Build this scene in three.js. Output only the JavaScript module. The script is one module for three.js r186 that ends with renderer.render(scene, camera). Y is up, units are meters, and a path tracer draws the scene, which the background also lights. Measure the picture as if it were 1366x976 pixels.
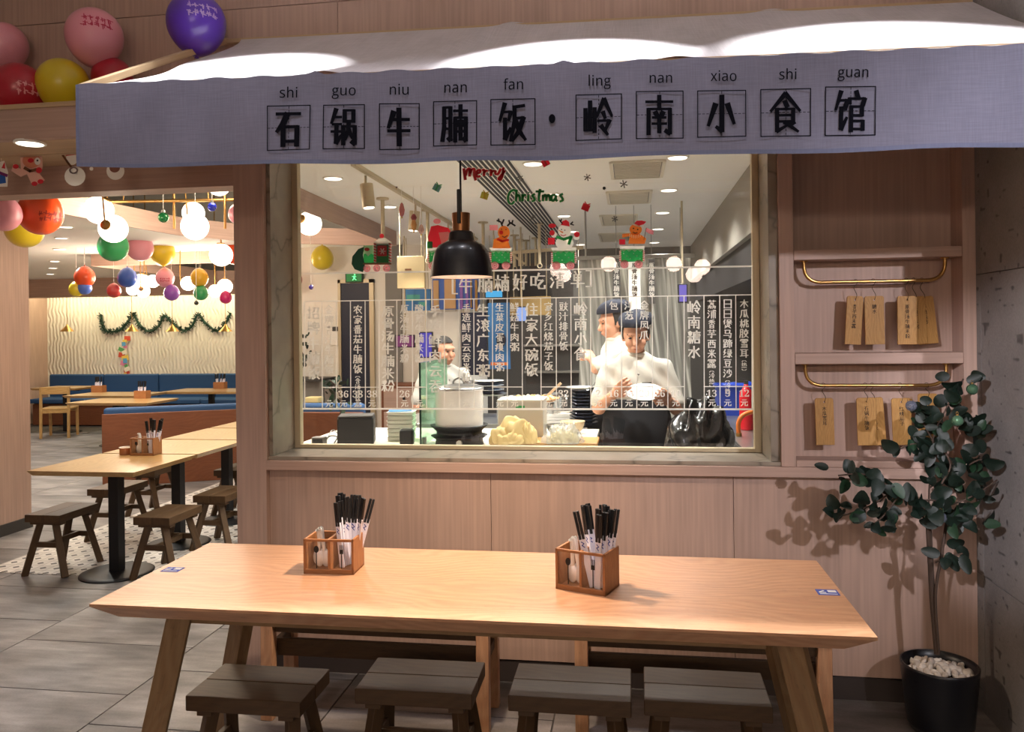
import * as THREE from 'three';
import { RoundedBoxGeometry } from 'three/addons/geometries/RoundedBoxGeometry.js';
import { mergeGeometries } from 'three/addons/utils/BufferGeometryUtils.js';
import { FontLoader } from 'three/addons/loaders/FontLoader.js';
import { RectAreaLightUniformsLib } from 'three/addons/lights/RectAreaLightUniformsLib.js';

// ---------- camera, exposure ----------
RectAreaLightUniformsLib.init();
const scene = new THREE.Scene();
scene.background = new THREE.Color(0x000000);
const FOCAL = 1060, YAW = THREE.MathUtils.degToRad(8.5), ROLL = 0.0125, EYE = new THREE.Vector3(0, 1.55, 3.455);
const camera = new THREE.PerspectiveCamera(2 * Math.atan(488 / FOCAL) * 180 / Math.PI, 1366 / 976, 0.05, 60);
camera.position.copy(EYE);
camera.rotation.set(0, YAW, -ROLL, 'YXZ');
camera.setViewOffset(1366, 976, 0, 48, 1366, 976);
const renderer = new THREE.WebGLRenderer({ antialias: true });
renderer.toneMapping = THREE.LinearToneMapping;
renderer.toneMappingExposure = 0.96;
renderer.shadowMap.enabled = true;


// strengths of the lamps (each lamp itself is built further down with its fitting)
const KITCHEN_K = 11, COVE_K = 30;
const FRONT_LAMPS = [[-1.6, 1.42, 6, 0, -0.02, 0.8], [-0.3, 1.42, 6, 0, -0.02, 0.8], [0.8, 1.42, 5, 0, -0.02, 0.8], [-3.5, 1.6, 17, 0, 0, 0.9], [-3.2, 4.8, 17, 0, 0.1, 1.05], [-0.6, 5.0, 15, 0, 0.1, 1.05], [2.0, 5.0, 17, 0, 0.1, 1.05]];   // recessed: x, z, candela, aim, cone
const UNSEEN_SPOTS = [[2.35, 2.78, 4.0, 28, 1.02, 1.35, 0.3], [-1.5, 2.75, 4.2, 2.5, -1.3, 0.7, 0.17], [-0.4, 2.75, 4.2, 2.5, -0.35, 0.7, 0.17], [0.6, 2.75, 4.2, 2.5, 0.45, 0.7, 0.17], [-1.3, 2.75, 4.6, 70, 1.62, 1.0, 0.13]];   // hung, unseen; middle three added to light the wall: x, y, z, candela, aimed at x, y on the veneer wall, cone
const AWNING_LAMPS = [[-1.45, 0.74, 20, 0, -0.02, 0.44], [-0.2, 0.74, 20, 0, -0.02, 0.42], [0.85, 0.74, 22, 0, -0.02, 0.5], [1.6, 0.74, 16, 0, -0.02, 0.5]];

// ---------- helpers ----------
const V = (x, y, z) => new THREE.Vector3(x, y, z);
const camR = V(Math.cos(YAW), 0, -Math.sin(YAW)), camF = V(-Math.sin(YAW), 0, -Math.cos(YAW));
// a photo pixel as a direction from the eye; the distance comes from the plane it is met on
function ray(px, py) {
  const u = px - 683, v = py - 440;
  return V(0, 0, 0).addScaledVector(camR, (u - ROLL * v) / FOCAL).add(V(0, -(v + ROLL * u) / FOCAL, 0)).add(camF);
}
const hit = (px, py, k, val) => { const d = ray(px, py); return d.multiplyScalar((val - EYE[k]) / d[k]).add(EYE); };
const onX = (px, py, x) => hit(px, py, 'x', x), onY = (px, py, y) => hit(px, py, 'y', y), onZ = (px, py, z) => hit(px, py, 'z', z);
const atD = (px, py, d) => ray(px, py).multiplyScalar(d).add(EYE);
const depthOf = (p) => p.clone().sub(EYE).dot(camF);
const mm = (p) => depthOf(p) / FOCAL;               // metres per pixel at a point
let seed = 7;
const rnd = (a = 0, b = 1) => { seed = (seed * 1664525 + 1013904223) >>> 0; return a + (b - a) * seed / 4294967296; };

const used = {};
const numbered = (n) => { const k = used[n] = (used[n] ?? -1) + 1; return k ? n + '_' + String(k).padStart(3, '0') : n; };
function tag(o, label, category, group) { Object.assign(o.userData, { label, category }); if (group) o.userData.group = group; return o; }
const shade = (o) => { o.castShadow = o.receiveShadow = true; return o; };
function thing(name, label, category, p = V(0, 0, 0), turn = 0, group) {
  const o = new THREE.Group(); o.name = numbered(name); scene.add(o);
  o.position.copy(p); o.rotation.y = turn;
  return tag(o, label, category, group);
}
function part(parent, name, geo, mat, label) {
  const m = shade(new THREE.Mesh(Array.isArray(geo) ? join(geo) : geo, mat)); m.name = name; parent.add(m);
  if (label) m.userData.label = label;
  return m;
}
function solo(name, geo, mat, label, category, group) {
  const m = shade(new THREE.Mesh(Array.isArray(geo) ? join(geo) : geo, mat)); m.name = numbered(name); scene.add(m);
  return tag(m, label, category, group);
}
function struct(name, geo, mat, label) {
  const m = geo ? shade(new THREE.Mesh(Array.isArray(geo) ? join(geo) : geo, mat)) : new THREE.Group();
  m.name = numbered(name); scene.add(m); m.userData.kind = 'structure'; if (label) tag(m, label, name.split('_')[0]);
  return m;
}
function copy(o, label, p, turn, group) {
  const c = o.clone(); c.name = numbered(o.name.replace(/_\d+$/, '')); scene.add(c);
  c.userData = { ...o.userData, label }; if (group) c.userData.group = group;
  if (p) c.position.copy(p); if (turn !== undefined) c.rotation.y = turn;
  return c;
}
const flat = (g) => { const n = g.index ? g.toNonIndexed() : g; for (const k of Object.keys(n.attributes)) if (!['position', 'normal', 'uv'].includes(k)) n.deleteAttribute(k); if (!n.attributes.normal) n.computeVertexNormals(); if (!n.attributes.uv) n.setAttribute('uv', new THREE.BufferAttribute(new Float32Array(n.attributes.position.count * 2), 2)); return n; };
const join = (list) => mergeGeometries(list.map(flat));
// uv in metres, u along the grain axis
function boxUV(geo, grain = 'x', ou = rnd(0, 3), ov = rnd(0, 3)) {
  const g = flat(geo), p = g.attributes.position, n = g.attributes.normal, uv = g.attributes.uv, ax = ['x', 'y', 'z'], gi = ax.indexOf(grain);
  for (let i = 0; i < p.count; i++) {
    const a = [Math.abs(n.getX(i)), Math.abs(n.getY(i)), Math.abs(n.getZ(i))], c = [p.getX(i), p.getY(i), p.getZ(i)];
    const d = a.indexOf(Math.max(...a)); let r = [0, 1, 2].filter((k) => k !== d);
    if (r[1] === gi) r = [r[1], r[0]];
    uv.setXY(i, c[r[0]] + ou, c[r[1]] + ov);
  }
  return g;
}
function B(w, h, d, x = 0, y = 0, z = 0, r = 0, grain) {
  const g = r ? new RoundedBoxGeometry(w, h, d, 1, Math.min(r, w / 2.1, h / 2.1, d / 2.1)) : new THREE.BoxGeometry(w, h, d);
  g.translate(x, y, z);
  return boxUV(g, grain || (w >= h && w >= d ? 'x' : h >= d ? 'y' : 'z'));
}
// box from corner to corner
const BB = (x0, x1, y0, y1, z0, z1, r = 0, grain) => B(Math.abs(x1 - x0), Math.abs(y1 - y0), Math.abs(z1 - z0), (x0 + x1) / 2, (y0 + y1) / 2, (z0 + z1) / 2, r, grain);
// square bar between two points
function bar(p, q, w, d, r = 0.002) {
  const l = p.distanceTo(q), g = B(w, l, d, 0, 0, 0, r, 'y'), up = V(0, 1, 0), dir = q.clone().sub(p).normalize();
  return g.applyQuaternion(new THREE.Quaternion().setFromUnitVectors(up, dir)).translate((p.x + q.x) / 2, (p.y + q.y) / 2, (p.z + q.z) / 2);
}
const cyl = (r0, r1, h, x = 0, y = 0, z = 0, seg = 24) => new THREE.CylinderGeometry(r1, r0, h, seg).translate(x, y + h / 2, z);
const ball = (r, x = 0, y = 0, z = 0, s = 24) => new THREE.SphereGeometry(r, s, Math.round(s * 0.7)).translate(x, y, z);
const lathe = (pts, seg = 32) => new THREE.LatheGeometry(pts.map(([x, y]) => new THREE.Vector2(x, y)), seg);
function tube(pts, r, seg = 0, rs = 8, curve) {
  const c = curve || (pts.length === 2 ? new THREE.LineCurve3(pts[0], pts[1]) : new THREE.CatmullRomCurve3(pts, false, 'centripetal'));
  return new THREE.TubeGeometry(c, seg || (pts.length === 2 ? 1 : pts.length * 6), r, rs);
}
const rot = (g, x = 0, y = 0, z = 0) => g.applyMatrix4(new THREE.Matrix4().makeRotationFromEuler(new THREE.Euler(x, y, z)));

// ---------- noise and textures ----------
const hash = (x, y, s) => { let h = Math.imul(x, 374761393) ^ Math.imul(y, 668265263) ^ Math.imul(s, 2147483647 - 61); h = Math.imul(h ^ (h >>> 13), 1274126177); return ((h ^ (h >>> 16)) >>> 0) / 4294967296; };
function vn(x, y, px, py, s) {           // value noise, tiles after px by py cells
  const x0 = Math.floor(x), y0 = Math.floor(y), m = (a, n) => ((a % n) + n) % n, f = (t) => t * t * (3 - 2 * t), u = f(x - x0), v = f(y - y0);
  const a = hash(m(x0, px), m(y0, py), s), b = hash(m(x0 + 1, px), m(y0, py), s), c = hash(m(x0, px), m(y0 + 1, py), s), d = hash(m(x0 + 1, px), m(y0 + 1, py), s);
  return (a + (b - a) * u) * (1 - v) + (c + (d - c) * u) * v;
}
const fbm = (u, v, fx, fy, o, s) => { let r = 0, a = 0.5, t = 0; for (let i = 0; i < o; i++) { r += a * vn(u * fx, v * fy, fx, fy, s + i); t += a; a *= 0.5; fx *= 2; fy *= 2; } return r / t; };
function tex(w, h, fn, srgb = true) {
  const d = new Uint8Array(w * h * 4);
  for (let y = 0; y < h; y++) for (let x = 0; x < w; x++) { const c = fn(x / w, y / h), i = (y * w + x) * 4; for (let k = 0; k < 3; k++) d[i + k] = Math.max(0, Math.min(255, (c.length ? c[k] : c) * 255)); d[i + 3] = 255; }
  const t = new THREE.DataTexture(d, w, h); t.wrapS = t.wrapT = THREE.RepeatWrapping; t.magFilter = THREE.LinearFilter; t.minFilter = THREE.LinearMipmapLinearFilter; t.generateMipmaps = true;
  if (srgb) t.colorSpace = THREE.SRGBColorSpace; t.needsUpdate = true; return t;
}
const rep = (t, x, y) => { const c = t.clone(); c.repeat.set(x, y); c.needsUpdate = true; return c; };
const woodTex = tex(1024, 512, (u, v) => {
  const warp = fbm(u, v, 2, 5, 3, 3), rings = 0.5 + 0.5 * Math.sin((v * 26 + warp * 9) * 6.283), fine = vn(u * 18, v * 240, 18, 240, 9), pore = vn(u * 40, v * 400, 40, 400, 21) > 0.86 ? 0.06 : 0;
  const t = 0.9 - 0.05 * rings * (0.4 + fbm(u, v, 3, 4, 2, 14)) - 0.08 * fine - pore + 0.07 * (fbm(u, v, 2, 8, 3, 5) - 0.5);
  return [t, t * (0.985 - 0.03 * rings), t * (0.96 - 0.05 * rings)];
});
const veneerTex = tex(512, 512, (u, v) => { const t = 0.93 - 0.07 * vn(u * 5, v * 150, 5, 150, 31) - 0.06 * fbm(u, v, 3, 20, 3, 33) + 0.04 * (fbm(u, v, 3, 3, 3, 37) - 0.5); return [t, t * 0.985, t * 0.97]; });
const tileTex = tex(512, 512, (u, v) => { const t = 0.62 + 0.42 * (fbm(u, v, 3, 9, 4, 41) - 0.5) + 0.18 * (fbm(u, v, 8, 40, 3, 43) - 0.5) + 0.05 * (vn(u * 200, v * 200, 200, 200, 47) - 0.5); return [t, t * 0.975, t * 0.95]; });
const stoneTex = tex(512, 512, (u, v) => { const pit = vn(u * 46, v * 30, 46, 30, 51); const t = 0.66 + 0.16 * (fbm(u, v, 5, 5, 4, 53) - 0.5) - (pit > 0.86 ? (pit - 0.86) * 2.2 : 0) + 0.05 * (vn(u * 180, v * 180, 180, 180, 57) - 0.5); return [t, t * 0.985, t * 0.97]; });
const stoneBump = tex(512, 512, (u, v) => { const pit = vn(u * 46, v * 30, 46, 30, 51); return 0.8 - (pit > 0.86 ? (pit - 0.86) * 5 : 0) + 0.1 * fbm(u, v, 30, 30, 2, 58); }, false);
const marbleTex = tex(512, 512, (u, v) => { const w = fbm(u, v, 3, 3, 5, 61), k = Math.abs(Math.sin((u + v * 0.6 + w * 1.3) * 9)); const t = 0.74 + 0.22 * (w - 0.5) - 0.2 * Math.pow(1 - k, 6) - 0.08 * fbm(u, v, 20, 20, 2, 67); return [t, t * 0.97, t * 0.92]; });
const linenTex = tex(512, 512, (u, v) => { const a = vn(u * 256, v * 12, 256, 12, 71), b = vn(u * 12, v * 256, 12, 256, 73); const t = 0.86 + 0.05 * (a - 0.5) + 0.05 * (b - 0.5) + 0.08 * (fbm(u, v, 4, 4, 3, 79) - 0.5); return [t, t, t]; });
const ribTex = tex(512, 512, (u, v) => { const w = fbm(u, v, 4, 6, 3, 83); return 0.5 + 0.5 * Math.sin((u * 14 + w * 1.3) * 6.2832); }, false);
const mosaicTex = tex(512, 512, (u, v) => {   // white octagon mosaic with small dark squares
  const a = u * 8, b = v * 8, f = (t) => Math.abs(t - Math.round(t)), dot = f(a) + f(b) < 0.24, grout = Math.min(f(a + 0.5), f(b + 0.5)) < 0.025;
  const t = 0.82 + 0.1 * (hash(Math.floor(a + 0.5) & 7, Math.floor(b + 0.5) & 7, 3) - 0.5); return dot ? [0.12, 0.11, 0.1] : grout ? [0.55, 0.52, 0.48] : [t, t * 0.98, t * 0.95];
});
const curtainTex = tex(512, 256, (u, v) => { const s = fbm(u, v, 30, 4, 4, 91); const t = 0.5 + 0.9 * Math.pow(s, 2); return [t, t, t * 0.97]; });

const std = (color, roughness = 0.6, more = {}) => new THREE.MeshStandardMaterial({ color, roughness, ...more });
const phy = (color, roughness = 0.5, more = {}) => new THREE.MeshPhysicalMaterial({ color, roughness, ...more });
const glow = (color, k, base = 0xffffff) => new THREE.MeshStandardMaterial({ color: base, emissive: color, emissiveIntensity: k, roughness: 0.5 });
const M = {
  veneer: std('#d0b2a4', 0.55, { map: veneerTex }), pale: std('#d9bd98', 0.55, { map: veneerTex }),
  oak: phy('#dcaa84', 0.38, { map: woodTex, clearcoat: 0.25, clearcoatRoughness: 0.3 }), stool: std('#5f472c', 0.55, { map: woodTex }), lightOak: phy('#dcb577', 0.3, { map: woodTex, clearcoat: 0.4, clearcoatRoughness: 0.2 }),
  boxWood: std('#b98052', 0.5, { map: rep(woodTex, 2, 2) }), tagWood: std('#d6a55e', 0.55, { map: rep(woodTex, 3, 3) }),
  tile: std('#bcb9b9', 0.42, { map: tileTex }), grout: std('#4f4a46', 0.9), stone: std('#c4c0be', 0.75, { map: stoneTex, bumpMap: stoneBump, bumpScale: 0.002 }), skirting: std('#3a3230', 0.6),
  marble: std('#d4ccc2', 0.3, { map: marbleTex }), linen: phy('#9393aa', 0.9, { map: rep(linenTex, 2, 2), sheen: 0.3, sheenColor: new THREE.Color('#ccccdd'), sheenRoughness: 0.6 }), hem: std('#8389a8', 0.9, { map: linenTex }),  // valance linen darkened in colour for the weaker light on it
  litRoofCloth: phy('#e6e0e4', 0.9, { map: rep(linenTex, 2, 2) }), ink: phy('#11121a', 1, { specularIntensity: 0.15 }), vinyl: phy('#f6f3ec', 0.9, { transmission: 0.4, thickness: 0 }), darkText: std('#4b3a2a', 0.8),  // roof cloth is the same linen, whitened for the spotlight on it
  black: std('#0d0e12', 0.5), blackGloss: phy('#0a0c14', 0.35, { clearcoat: 0.3 }), copper: std('#a5714a', 0.35, { metalness: 0.85 }), brass: std('#c49a5c', 0.28, { metalness: 0.95 }), steel: std('#a9a9a6', 0.3, { metalness: 0.9 }), frameMetal: std('#c4b699', 0.45, { metalness: 0.35 }),
  white: std('#efece4', 0.6), offWhite: std('#ddd6c6', 0.7), ceiling: std('#f3f1ec', 0.85), plaster: std('#e9e4da', 0.8), ceramic: phy('#f4f2ee', 0.2, { clearcoat: 0.5 }), paper: std('#e8e6f2', 0.75), inkBlue: std('#3a4a9a', 0.7),
  glass: phy('#ffffff', 0.0, { transmission: 1, thickness: 0, ior: 1.5 }), greenGlass: phy('#c4e4cf', 0.02, { transmission: 0.85, thickness: 0 }), clearPlastic: phy('#eef0ee', 0.15, { transmission: 0.75, thickness: 0 }), acrylic: phy('#ffffff', 0.05, { transmission: 1, thickness: 0 }),
  voidGrey: std('#7c7c7c', 0.9), shadedOak: std('#a3835c', 0.5, { map: woodTex }), ribbed: std('#e6e0d4', 0.75, { bumpMap: ribTex, bumpScale: 0.014 }), mosaic: std('#ffffff', 0.35, { map: mosaicTex }), blueSeat: std('#234a75', 0.7), boothWood: std('#8a5334', 0.5, { map: woodTex }), dark: std('#1c1a1c', 0.6), darkGrey: std('#3c3a38', 0.6), grey: std('#7d7a75', 0.6),  // oak of table legs and apron has the shade put into its colour
  navy: std('#121a33', 0.5), leaf: std('#0d1d14', 0.5, { side: THREE.DoubleSide }), leafLight: std('#1d3823', 0.5, { side: THREE.DoubleSide }), bark: std('#4a3a30', 0.9), red: std('#cf2434', 0.55), green: std('#26984f', 0.6), darkGreen: std('#123a2a', 0.6), pinkStk: std('#e58a92', 0.6), orangeStk: std('#e0782c', 0.6), goldStk: std('#c9a53a', 0.6), brown: std('#6a4228', 0.7),
};
const font = await new FontLoader().loadAsync('fonts/droid/droid_sans_regular.typeface.json');
const fontSerif = await new FontLoader().loadAsync('fonts/droid/droid_serif_bold.typeface.json');

// ---------- hand-drawn characters: strokes on a 100 x 100 square, "x,y x,y/..." ; "part@x,y,w,h" reuses another character ----------
const GLYPH = {
  口: '4,4 4,98/4,4 96,4 96,98/4,92 96,92', 日: '10,2 10,98/10,2 90,2 90,98/10,50 90,50/10,94 90,94', 田: '6,2 6,98/6,2 94,2 94,98/6,50 94,50/6,94 94,94/50,2 50,94',
  石: '6,10 94,10/46,10 30,36 6,58/30,46 30,98/30,46 84,46 84,98/30,86 84,86', 牛: '28,10 6,50/22,30 90,30/6,60 92,60/50,2 50,98', 小: '52,2 52,94 34,84/30,24 6,78/72,24 94,74',
  钅: '45,0 5,38/25,22 88,22/16,42 88,42/6,62 92,62/50,42 46,94 90,74', 饣: '44,0 6,44/30,22 92,22 74,44/46,40 46,94 88,66', 月: '20,3 20,60 2,98/20,3 84,3 84,97 64,90/20,34 84,34/20,64 84,64',
  南: '4,15 96,15/50,0 50,34/12,34 12,99/12,34 88,34 88,97 72,90/36,42 44,54/64,42 56,54/28,56 72,56/26,72 74,72/50,56 50,94', 锅: '钅@0,0,46,100/口@54,2,38,34/50,48 50,98/50,48 96,48 96,97 84,90/72,36 70,60 58,84/72,58 86,80', 腩: '月@2,2,38,96/南@46,0,54,100', 饭: '饣@0,0,48,100/54,10 94,6/58,8 58,50 42,98/58,40 92,38 72,76 50,98/62,46 76,74 98,96',
  山: '50,0 50,92/8,24 8,92 92,92/92,22 92,98', 令: '50,0 4,48/50,0 98,46/44,36 58,52/14,60 84,60 60,86/32,74 72,98', 岭: '山@0,6,40,84/令@42,0,58,98', 食: '50,0 2,44/50,0 98,44/48,20 56,34/22,40 76,40 76,72/22,40 22,97 52,84/22,56 76,56/22,72 76,72/80,74 62,82/48,74 92,98', 馆: '饣@0,0,44,100/70,0 76,14/48,30 48,18 99,18 92,34/54,38 54,99/54,38 90,38 90,60/54,60 90,60/54,74 93,74 93,96/54,94 93,94',
  木: '6,30 94,30/50,4 50,97/48,32 8,80/52,32 92,80', 米: '24,10 36,32/76,10 64,32/6,46 94,46/50,4 50,97/48,48 8,90/52,48 92,90', 氵: '30,8 70,24/15,36 55,50/15,92 75,60', 冫: '20,20 60,36/15,85 70,55', 亻: '70,3 10,50/45,34 45,97', 扌: '8,28 90,28/55,3 55,92 30,84/5,66 90,52', 艹: '4,50 96,50/30,10 30,90/70,10 70,90', 禾: '80,6 20,18/6,36 94,36/50,12 50,97/48,38 8,78/52,38 92,78',
  灬: '10,30 6,90/34,30 40,90/60,30 68,90/84,30 96,90', 火: '24,28 14,52/80,24 68,46/50,4 50,45 8,96/52,45 94,96', 宀: '50,2 50,40/8,90 8,45 94,45 88,90', 纟: '55,4 15,38 60,38 10,68/10,92 85,78', 虫: '口@16,15,68,38/50,2 50,86/10,90 88,82/76,70 92,94', 元: '24,14 78,14/6,42 94,42/38,44 34,70 8,96/62,44 62,90 94,90 94,72',
  女: '45,3 20,62 86,96/78,30 55,75 8,97/5,32 97,32', 子: '14,10 86,10 52,34/52,34 52,92 34,84/5,50 96,50', 好: '女@0,0,48,100/子@50,0,50,100', 吃: '口@2,20,34,56/58,2 42,38/52,18 98,18/50,44 86,44 52,76 60,94 98,94 98,76', 青: '10,12 90,12/16,26 84,26/4,42 96,42/50,2 50,42/22,54 22,97/22,54 80,54 80,94/22,67 80,67/22,80 80,80', 清: '氵@0,0,32,100/青@36,0,64,100', 单: '30,2 40,16/70,2 60,16/日@22,20,56,38/4,74 96,74/50,20 50,98', 楠: '木@0,0,44,100/南@46,0,54,100',
  农: '10,35 10,20 92,20 86,34/56,3 30,48 6,70/36,48 36,94 56,82/84,48 62,62/50,40 94,96', 家: '宀@0,0,100,34/24,40 80,40/56,42 20,62/40,56 60,76 52,97 40,92/48,66 12,84/52,78 16,98/84,48 62,64/60,58 94,90', 番: '78,4 24,12/26,18 34,28/72,18 64,28/6,36 94,36/50,8 50,54/46,38 8,60/54,38 92,60/田@22,60,56,38', 力: '8,30 88,30 80,92 62,84/48,2 42,55 6,97', 茄: '艹@0,0,100,30/力@0,34,54,64/口@60,48,36,44', 含: '50,2 6,44/50,2 95,44/36,32 64,32/28,46 74,46 56,62/口@26,66,48,32',
  汤: '氵@0,0,32,100/42,12 84,12 50,42/42,42 94,42 86,94 72,86/66,44 44,80/80,44 54,94', 或: '6,26 94,26/口@12,38,32,24/8,84 48,74/58,4 66,60 94,94/86,44 54,92/74,6 86,16', 饮: '饣@0,0,44,100/62,3 46,38/54,22 96,22 86,40/72,30 66,64 44,96/70,58 98,96', 品: '口@28,4,44,36/口@6,56,36,38/口@58,56,36,38', 原: '16,10 94,10/20,10 18,60 4,97/56,14 46,26/日@34,28,46,34/58,64 58,96 46,90/38,70 28,90/76,70 90,90', 骨: '26,4 26,34/26,4 76,4 76,34/50,18 50,34/50,18 76,18/8,50 8,38 92,38 86,50/28,52 28,97/28,52 74,52 74,94/28,66 74,66/28,80 74,80',
  分: '36,4 6,48/62,4 96,44/22,52 78,52 70,94 54,88/44,54 12,96', 粉: '米@0,0,46,100/分@48,0,52,100', 酉: '4,8 96,8/12,30 12,97/12,30 88,30 88,95/38,8 34,56/62,8 62,54 86,54/12,74 88,74/12,92 88,92', 西: '4,10 96,10/14,34 14,95/14,34 86,34 86,95/38,10 34,64/62,10 62,60 84,60/14,90 86,90', 酸: '酉@0,0,46,100/64,4 54,24 86,22/80,14 94,30/62,36 50,48/78,36 94,48/66,46 50,72/60,60 88,60 50,97/62,66 96,97', 手: '76,6 24,16/16,34 84,34/4,58 96,58/50,12 50,92 34,84', 辶: '12,8 24,22/6,38 26,38 18,70 4,84/18,76 40,92 98,92', 告: '26,2 10,30/16,18 88,18/4,42 96,42/50,0 50,42/口@18,56,64,40', 造: '辶@0,0,100,100/告@34,0,60,78',
  鱼: '30,2 6,30/26,14 70,14 54,30/田@12,32,72,42/4,92 96,90', 羊: '26,2 38,18/76,2 62,18/10,24 90,24/16,44 84,44/4,66 96,66/50,24 50,98', 鲜: '鱼@0,0,48,100/羊@50,0,50,100', 肉: '10,22 10,97/10,22 90,22 90,95 76,88/50,3 48,34 22,54/50,30 78,52/50,54 24,82/50,58 78,80', 云: '20,16 80,16/4,44 96,44/46,46 16,88 84,80/68,60 94,96', 吞: '14,8 86,8/4,32 96,32/50,8 48,34 8,68/52,34 94,64/口@24,66,52,32', 生: '26,6 6,46/20,28 88,28/18,58 84,58/4,92 96,92/50,3 50,92',
  滚: '氵@0,0,30,100/64,2 70,12/36,16 98,16/52,22 42,34/80,22 92,34/66,30 48,44 90,42/62,46 36,72/54,60 54,94 70,86/92,54 74,68/64,52 98,96', 广: '50,2 56,14/12,18 94,18/16,18 16,60 4,96', 东: '8,18 92,18/44,3 24,50 84,50/52,34 52,92 38,84/30,62 12,86/70,62 90,84', 弓: '8,8 88,8 88,34 12,34 12,60 90,60 82,96 60,88', 粥: '弓@0,0,30,100/米@32,0,36,100/弓@70,0,30,100', 菜: '艹@0,0,100,28/84,32 20,38/22,46 30,56/48,44 52,54/80,42 70,56/木@6,54,88,44', 皮: '14,20 90,20 82,34/14,20 14,60 2,97/50,2 50,48/22,46 80,46 60,78 22,97/34,54 60,82 96,97', 蛋: '10,8 90,8 82,20/50,8 50,42/50,24 78,24/30,20 28,38 6,52/28,38 94,50/虫@16,50,68,50',
  瘦: '54,2 58,12/20,14 96,14/22,14 20,60 6,97/4,32 14,44/2,68 18,58/日@40,24,44,34/62,18 62,62/36,68 86,68 40,97/48,74 94,97', 菇: '艹@0,0,100,28/女@0,34,46,64/50,48 98,48/74,32 74,62/口@56,64,36,32', 住: '亻@0,0,34,100/60,2 70,16/40,26 96,26/44,56 92,56/36,92 98,92/68,26 68,92', 大: '6,34 94,34/50,4 48,38 8,96/52,38 94,96', 碗: '石@0,4,38,92/70,2 74,12/44,30 44,18 98,18 92,30/56,32 42,64/52,44 70,44 58,70 42,96/78,42 94,42 92,64 84,62/78,42 78,92 98,90 98,74', 乡: '56,4 22,36 62,36 22,66/80,48 54,80 10,97', 红: '纟@0,0,42,100/48,20 94,20/72,20 72,88/44,90 98,90',
  烧: '火@0,0,38,100/46,20 92,12/58,4 70,34 92,40/86,20 50,46/44,52 96,52/60,54 56,78 42,96/76,54 76,92 98,90 98,76', 豆: '10,8 90,8/口@22,24,56,28/30,60 36,80/72,60 64,80/4,92 96,92', 豉: '豆@0,0,50,100/54,22 98,22/76,2 76,46/56,46 90,46 52,97/62,58 98,97', 汁: '氵@0,0,32,100/40,40 98,40/68,4 68,98', 排: '扌@0,0,38,100/58,4 58,98/76,4 76,98/44,22 58,22/42,46 58,46/40,74 58,68/76,22 96,22/76,46 96,46/76,70 98,70', 包: '30,2 8,40/24,22 86,22 82,64 70,58/28,38 62,38 62,60/28,38 28,90 94,92 94,74/28,60 62,60', 洋: '氵@0,0,32,100/羊@36,0,64,100', 葱: '艹@0,0,100,26/36,30 10,56/26,40 86,40 80,68/50,44 28,70/66,44 46,70/20,76 12,94/36,76 42,94 76,94 78,84/88,74 96,90',
  金: '50,2 4,44/50,2 96,44/28,40 72,40/16,60 84,60/6,94 94,94/50,40 50,94/28,68 36,84/72,68 62,84', 凤: '16,8 16,60 4,97/16,8 84,8 86,80 98,92 98,74/32,28 66,28 34,80/38,38 70,78', 爪: '84,6 18,16/20,16 18,62 4,97/50,14 50,92/72,14 78,64 97,96', 香: '禾@10,0,80,58/日@24,58,52,40', 招: '扌@0,0,38,100/46,10 90,10 86,44 74,40/64,10 58,34 42,50/口@50,58,42,36', 牌: '14,4 14,60 2,97/14,36 42,36/32,4 32,36/14,58 36,58 36,97/64,2 58,12/50,12 94,12 94,46 50,46 50,12/50,29 94,29/72,12 66,52 46,64/44,70 98,70/78,54 78,98',
  糖: '米@0,0,40,100/70,0 72,10/46,12 98,12/48,12 46,60 36,97/54,24 92,24 92,44 54,44/50,34 98,34/72,14 72,58/54,56 94,56/口@56,66,36,30', 水: '50,3 50,92 36,84/8,32 40,32 8,80/88,22 60,42/54,34 94,82', 荔: '艹@0,0,100,28/力@28,30,44,30/力@4,62,44,36/力@52,62,44,36', 浦: '氵@0,0,32,100/38,16 98,16/68,2 68,97/46,30 46,97/46,30 90,30 90,94/46,50 90,50/46,70 90,70/82,4 92,12', 芋: '艹@0,0,100,28/20,38 80,38/4,58 96,58/50,38 50,92 34,84', 雨: '10,8 90,8/8,44 8,26 92,26 88,44/50,8 50,96/24,50 40,54/24,74 40,78/62,50 78,54/62,74 78,78', 露: '雨@0,0,100,46/口@6,52,32,18/22,70 22,94/22,80 40,80/8,78 8,96/2,96 42,92/62,48 48,70/58,56 84,56 48,80/60,62 96,80/口@56,80,34,18',
  冷: '冫@0,0,32,100/令@36,0,64,100', 热: '扌@0,0,40,64/44,22 84,18 84,54 98,58/62,2 60,40 42,62/50,36 66,50/灬@4,72,92,26', 煲: '亻@0,0,28,56/口@44,4,44,20/34,32 98,32/66,24 66,62/64,34 40,54/68,34 94,54/火@10,58,80,42', 马: '14,10 76,10 70,46/26,10 22,46 90,46 84,94 66,86/4,70 70,70', 蹄: '口@4,6,34,28/22,34 22,86/22,58 40,58/8,50 8,92/2,94 42,86/70,0 72,10/46,14 98,14/58,18 64,30/84,18 78,30/46,46 46,34 98,34 96,46/52,52 52,86/52,52 92,52 92,84/72,40 72,98', 绿: '纟@0,0,40,100/50,8 88,8 86,40/50,24 86,24/44,40 98,40/70,40 70,94 60,88/50,52 60,62/44,86 64,72/90,50 76,62/74,62 98,88', 沙: '氵@0,0,32,100/68,3 68,56/50,18 42,46/84,18 96,44/92,56 76,84 42,97',
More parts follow.
